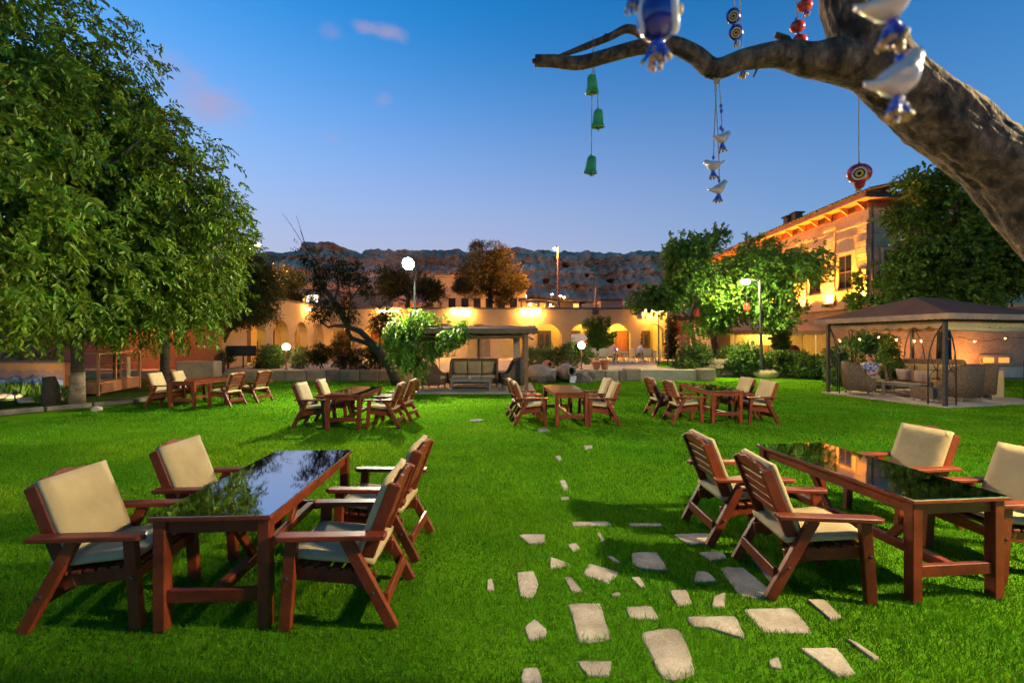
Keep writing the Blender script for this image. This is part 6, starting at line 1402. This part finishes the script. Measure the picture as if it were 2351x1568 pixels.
# red eye
t = thing('eye_charm', 'red glass eye charm hanging on a long cord above the mansion roof', 'charm', b2(1972, 230))
cord(t, [lo(1972, 215), lo(1971, 300), lo(1972, 378)]); s = 1/522.
g = MB().ball(lo(1973, 399), 27*s, 22, 14, (1, .75, .82)).build('glass_body', 'glass_red', t, smooth=True); eye_disc(g, lo(1973, 399), 14*s, t.location, .037)
MB().lathe([(12*s, -20*s), (9*s, -32*s), (6*s, -34*s)], 14, lo(1973, 399)).build('glass_neck', 'glass_red', t); tassel(t, lo(1971, 428), .7, 5, 7, 'eye_black', 3); MB().ball(lo(1972, 376), .006, 8, 6).build('bead', 'bead_amber', t)
# blue eyes behind the branch
Y2 = 2.3; t = thing('eye_charm', 'string of dark blue glass eye beads passing behind the bare branch', 'charm', PX(1688, -80, Y2))
cord(t, [lo(1688, -260, Y2), lo(1686, 0, Y2), lo(1690, 80, Y2), lo(1706, 165, Y2)]); cord(t, [lo(1692, -260, Y2), lo(1701, 60, Y2), lo(1704, 150, Y2)]); s = Y2/F
for px, py in ((1684, 38), (1690, 76)): g = MB().ball(lo(px, py, Y2), 17*s, 20, 12, (1, .8, 1.05)).build('glass_body', 'glass_blue', t, smooth=True); eye_disc(g, lo(px, py, Y2), 10*s, t.location, .029); tassel(t, lo(px, py+20, Y2), .7, px, 7, drop=3)
tassel(t, lo(1706, 165, Y2), .95, 3, 9, drop=3)
# red beads behind the branch
t = thing('eye_charm', 'string of three shiny red glass beads left of the tree fork', 'charm', PX(1835, -80, Y2))
cord(t, [lo(1826, -260, Y2), lo(1829, 0, Y2), lo(1834, 95, Y2)], .003)
for px, py in ((1848, 14), (1831, 62), (1836, 94)): MB().ball(lo(px, py, Y2), 17*s, 20, 12, (1, .8, .8)).build('glass_body', 'glass_red', t, smooth=True); MB().ball(lo(px-3, py-17, Y2), .007, 8, 6).build('bead', 'bead_blue', t)
tassel(t, lo(1851, 28, Y2), .7, 9, 6, drop=3)
# big blue egg, close to the camera
Y3 = .68; t = thing('eye_charm', 'large dark blue glass egg with pale stripes close to the camera', 'charm', PX(1510, -120, Y3)); s = Y3/F
cord(t, [PX(1508, 0, Y3)-Vector(t.location)+Vector((0, 0, 1.95-.0*0)) if False else Vector((0, 0, 4.0-t.location.z)), lo(1510, 0, Y3)], .0015)
g = MB().ball(lo(1510, 42, Y3), 47*s, 26, 18, (1, 1, 1.1)).build('glass_body', 'glass_blue', t, smooth=True)
for px, w in ((1468, 5), (1538, 9)):
    MB().tube([lo(px+4*math.sin(q*3), 42-50*math.cos(q)*.92, Y3)*1.0+Vector((0, -47*s*math.sin(q)*(.42 if px < 1500 else .82), 0)) for q in np.linspace(.35, 2.8, 14)], w*s, 8).build('stripe', 'eye_white', g, smooth=True)
MB().ball(lo(1556, 36, Y3)+Vector((0, -.012, 0)), 8*s, 10, 8, (.6, 1, 1.6)).build('side_eye', 'eye_yellow', g, smooth=True)
tassel(t, lo(1507, 92, Y3), .55, 4, 13, drop=6); tassel(t, lo(1507, 92, Y3), .4, 6, 9, 'bead_blue', 5)
t = thing('eye_charm', 'bead tassel at the top edge left of the blue egg', 'charm', PX(1452, -120, Y3)); cord(t, [Vector((0, 0, 3.95-t.location.z)), lo(1452, -20, Y3)], .0015); tassel(t, lo(1453, -14, Y3), .45, 8, 8, drop=5)
# near bird string
Y4 = .56; t = thing('bird_string', 'two large white ceramic birds with blue bead tassels close to the camera', 'wind chime', PX(2062, -120, Y4)); s = Y4/F
cord(t, [Vector((0, 0, 4.02-t.location.z)), lo(2060, 0, Y4), lo(2066, 170, Y4)], .0016)
bird(t, lo(2040, 8, Y4), .86, (0.1, -.42)); bird(t, lo(2062, 182, Y4), .86, (.1, -.42))
tassel(t, lo(2046, 52, Y4), .5, 11, 14, drop=5); tassel(t, lo(2060, 226, Y4), .5, 12, 14, drop=5)
for py in (136, 146, 100, 112): MB().ball(lo(2066, py, Y4), .005, 10, 8, (1, 1, 1.3)).build('bead', 'bead_blue' if py > 120 else 'bead_amber', t, smooth=True)

# ------------------------------------------------------------------ grass blades
def grass():
    rng = np.random.RandomState(2); Ps = []; Hs = []; Ws = []
    for (y0, y1, dens, h, w) in ((1.9, 3.4, 9500, .042, .0052), (3.4, 5.2, 5400, .042, .0068), (5.2, 8.0, 2300, .044, .010), (8.0, 12.5, 900, .036, .015), (12.5, 20.5, 260, .04, .026)):
        xa = -1.32*y1-.4; area = (y1-y0)*2*-xa; n = int(area*dens*.86)
        P = np.stack([rng.uniform(xa, -xa, n), rng.uniform(y0, y1, n)], 1)
        k = np.abs(P[:, 0]) < 1.28*P[:, 1]+.5; P = P[k]
        if y1 > 9: P = P[~((P[:, 0] < -10.9) & (P[:, 1] > 10.4))]
        if y1 > 12: P = P[~((P[:, 1] > 15.6) & (P[:, 0] > -3.7) & (P[:, 0] < .9))]
        Ps.append(P); Hs.append(np.full(len(P), h)); Ws.append(np.full(len(P), w))
    P = np.concatenate(Ps); h = np.concatenate(Hs); w = np.concatenate(Ws)
    keep = np.ones(len(P), bool)
    for poly in POLYS:
        lo_, hi = poly.min(0), poly.max(0); cand = np.where(((P > lo_) & (P < hi)).all(1))[0]
        if not len(cand): continue
        c = poly.mean(0); sp = c+(poly-c)*.90; x, y = P[cand, 0], P[cand, 1]; ins = np.zeros(len(cand), bool)
        for a, b in zip(sp, np.roll(sp, -1, 0)):
            cr = ((a[1] > y) != (b[1] > y)) & (x < (b[0]-a[0])*(y-a[1])/(b[1]-a[1]+1e-12)+a[0]); ins ^= cr
        keep[cand[ins]] = False
    P, h, w = P[keep], h[keep], w[keep]; n = len(P)
    P3 = np.concatenate([P, np.zeros((n, 1))], 1)
    n1, n2, n3 = SN(3, 1.6)(P3), SN(4, .45)(P3), SN(9, 6.0)(P3)
    h = h*rng.uniform(.55, 1.25, n)*(1+.22*n1+.15*n3); th = rng.uniform(0, 6.283, n); side = np.stack([np.cos(th), np.sin(th), np.zeros(n)], 1)
    lean = np.stack([rng.normal(0, .5, n)+.15*n2, rng.normal(0, .5, n)-.12*n1, np.ones(n)], 1)
    b = P3.copy(); b[:, 2] = -.008
    V = np.stack([b-side*w[:, None]*.5, b+side*w[:, None]*.5, b+lean*h[:, None]], 1).reshape(-1, 3)
    v = rng.uniform(.45, 1.5, n)*(1+.24*n1+.24*n2+.2*n3); yel = np.clip(rng.normal(0, .22, n)+.26*n2+.2*n1*n2+.14*n3, -.5, 1.0)
    C = np.stack([(.084+.075*yel)*v, (.222+.012*yel)*v, (.008-.001*yel)*v, np.ones(n)], 1); dry = rng.uniform(0, 1, n) < .02+.05*np.clip(n2*n3, 0, 1); C[dry, :3] = (.16, .13, .04)
    me = fast_mesh('grass', V, np.arange(n*3).reshape(n, 3), 'blade', np.repeat(np.clip(C, 0, 1), 3, 0)); o = link('grass', me); stuff(o); o['label'] = 'short mown green grass of the lawn'
grass()
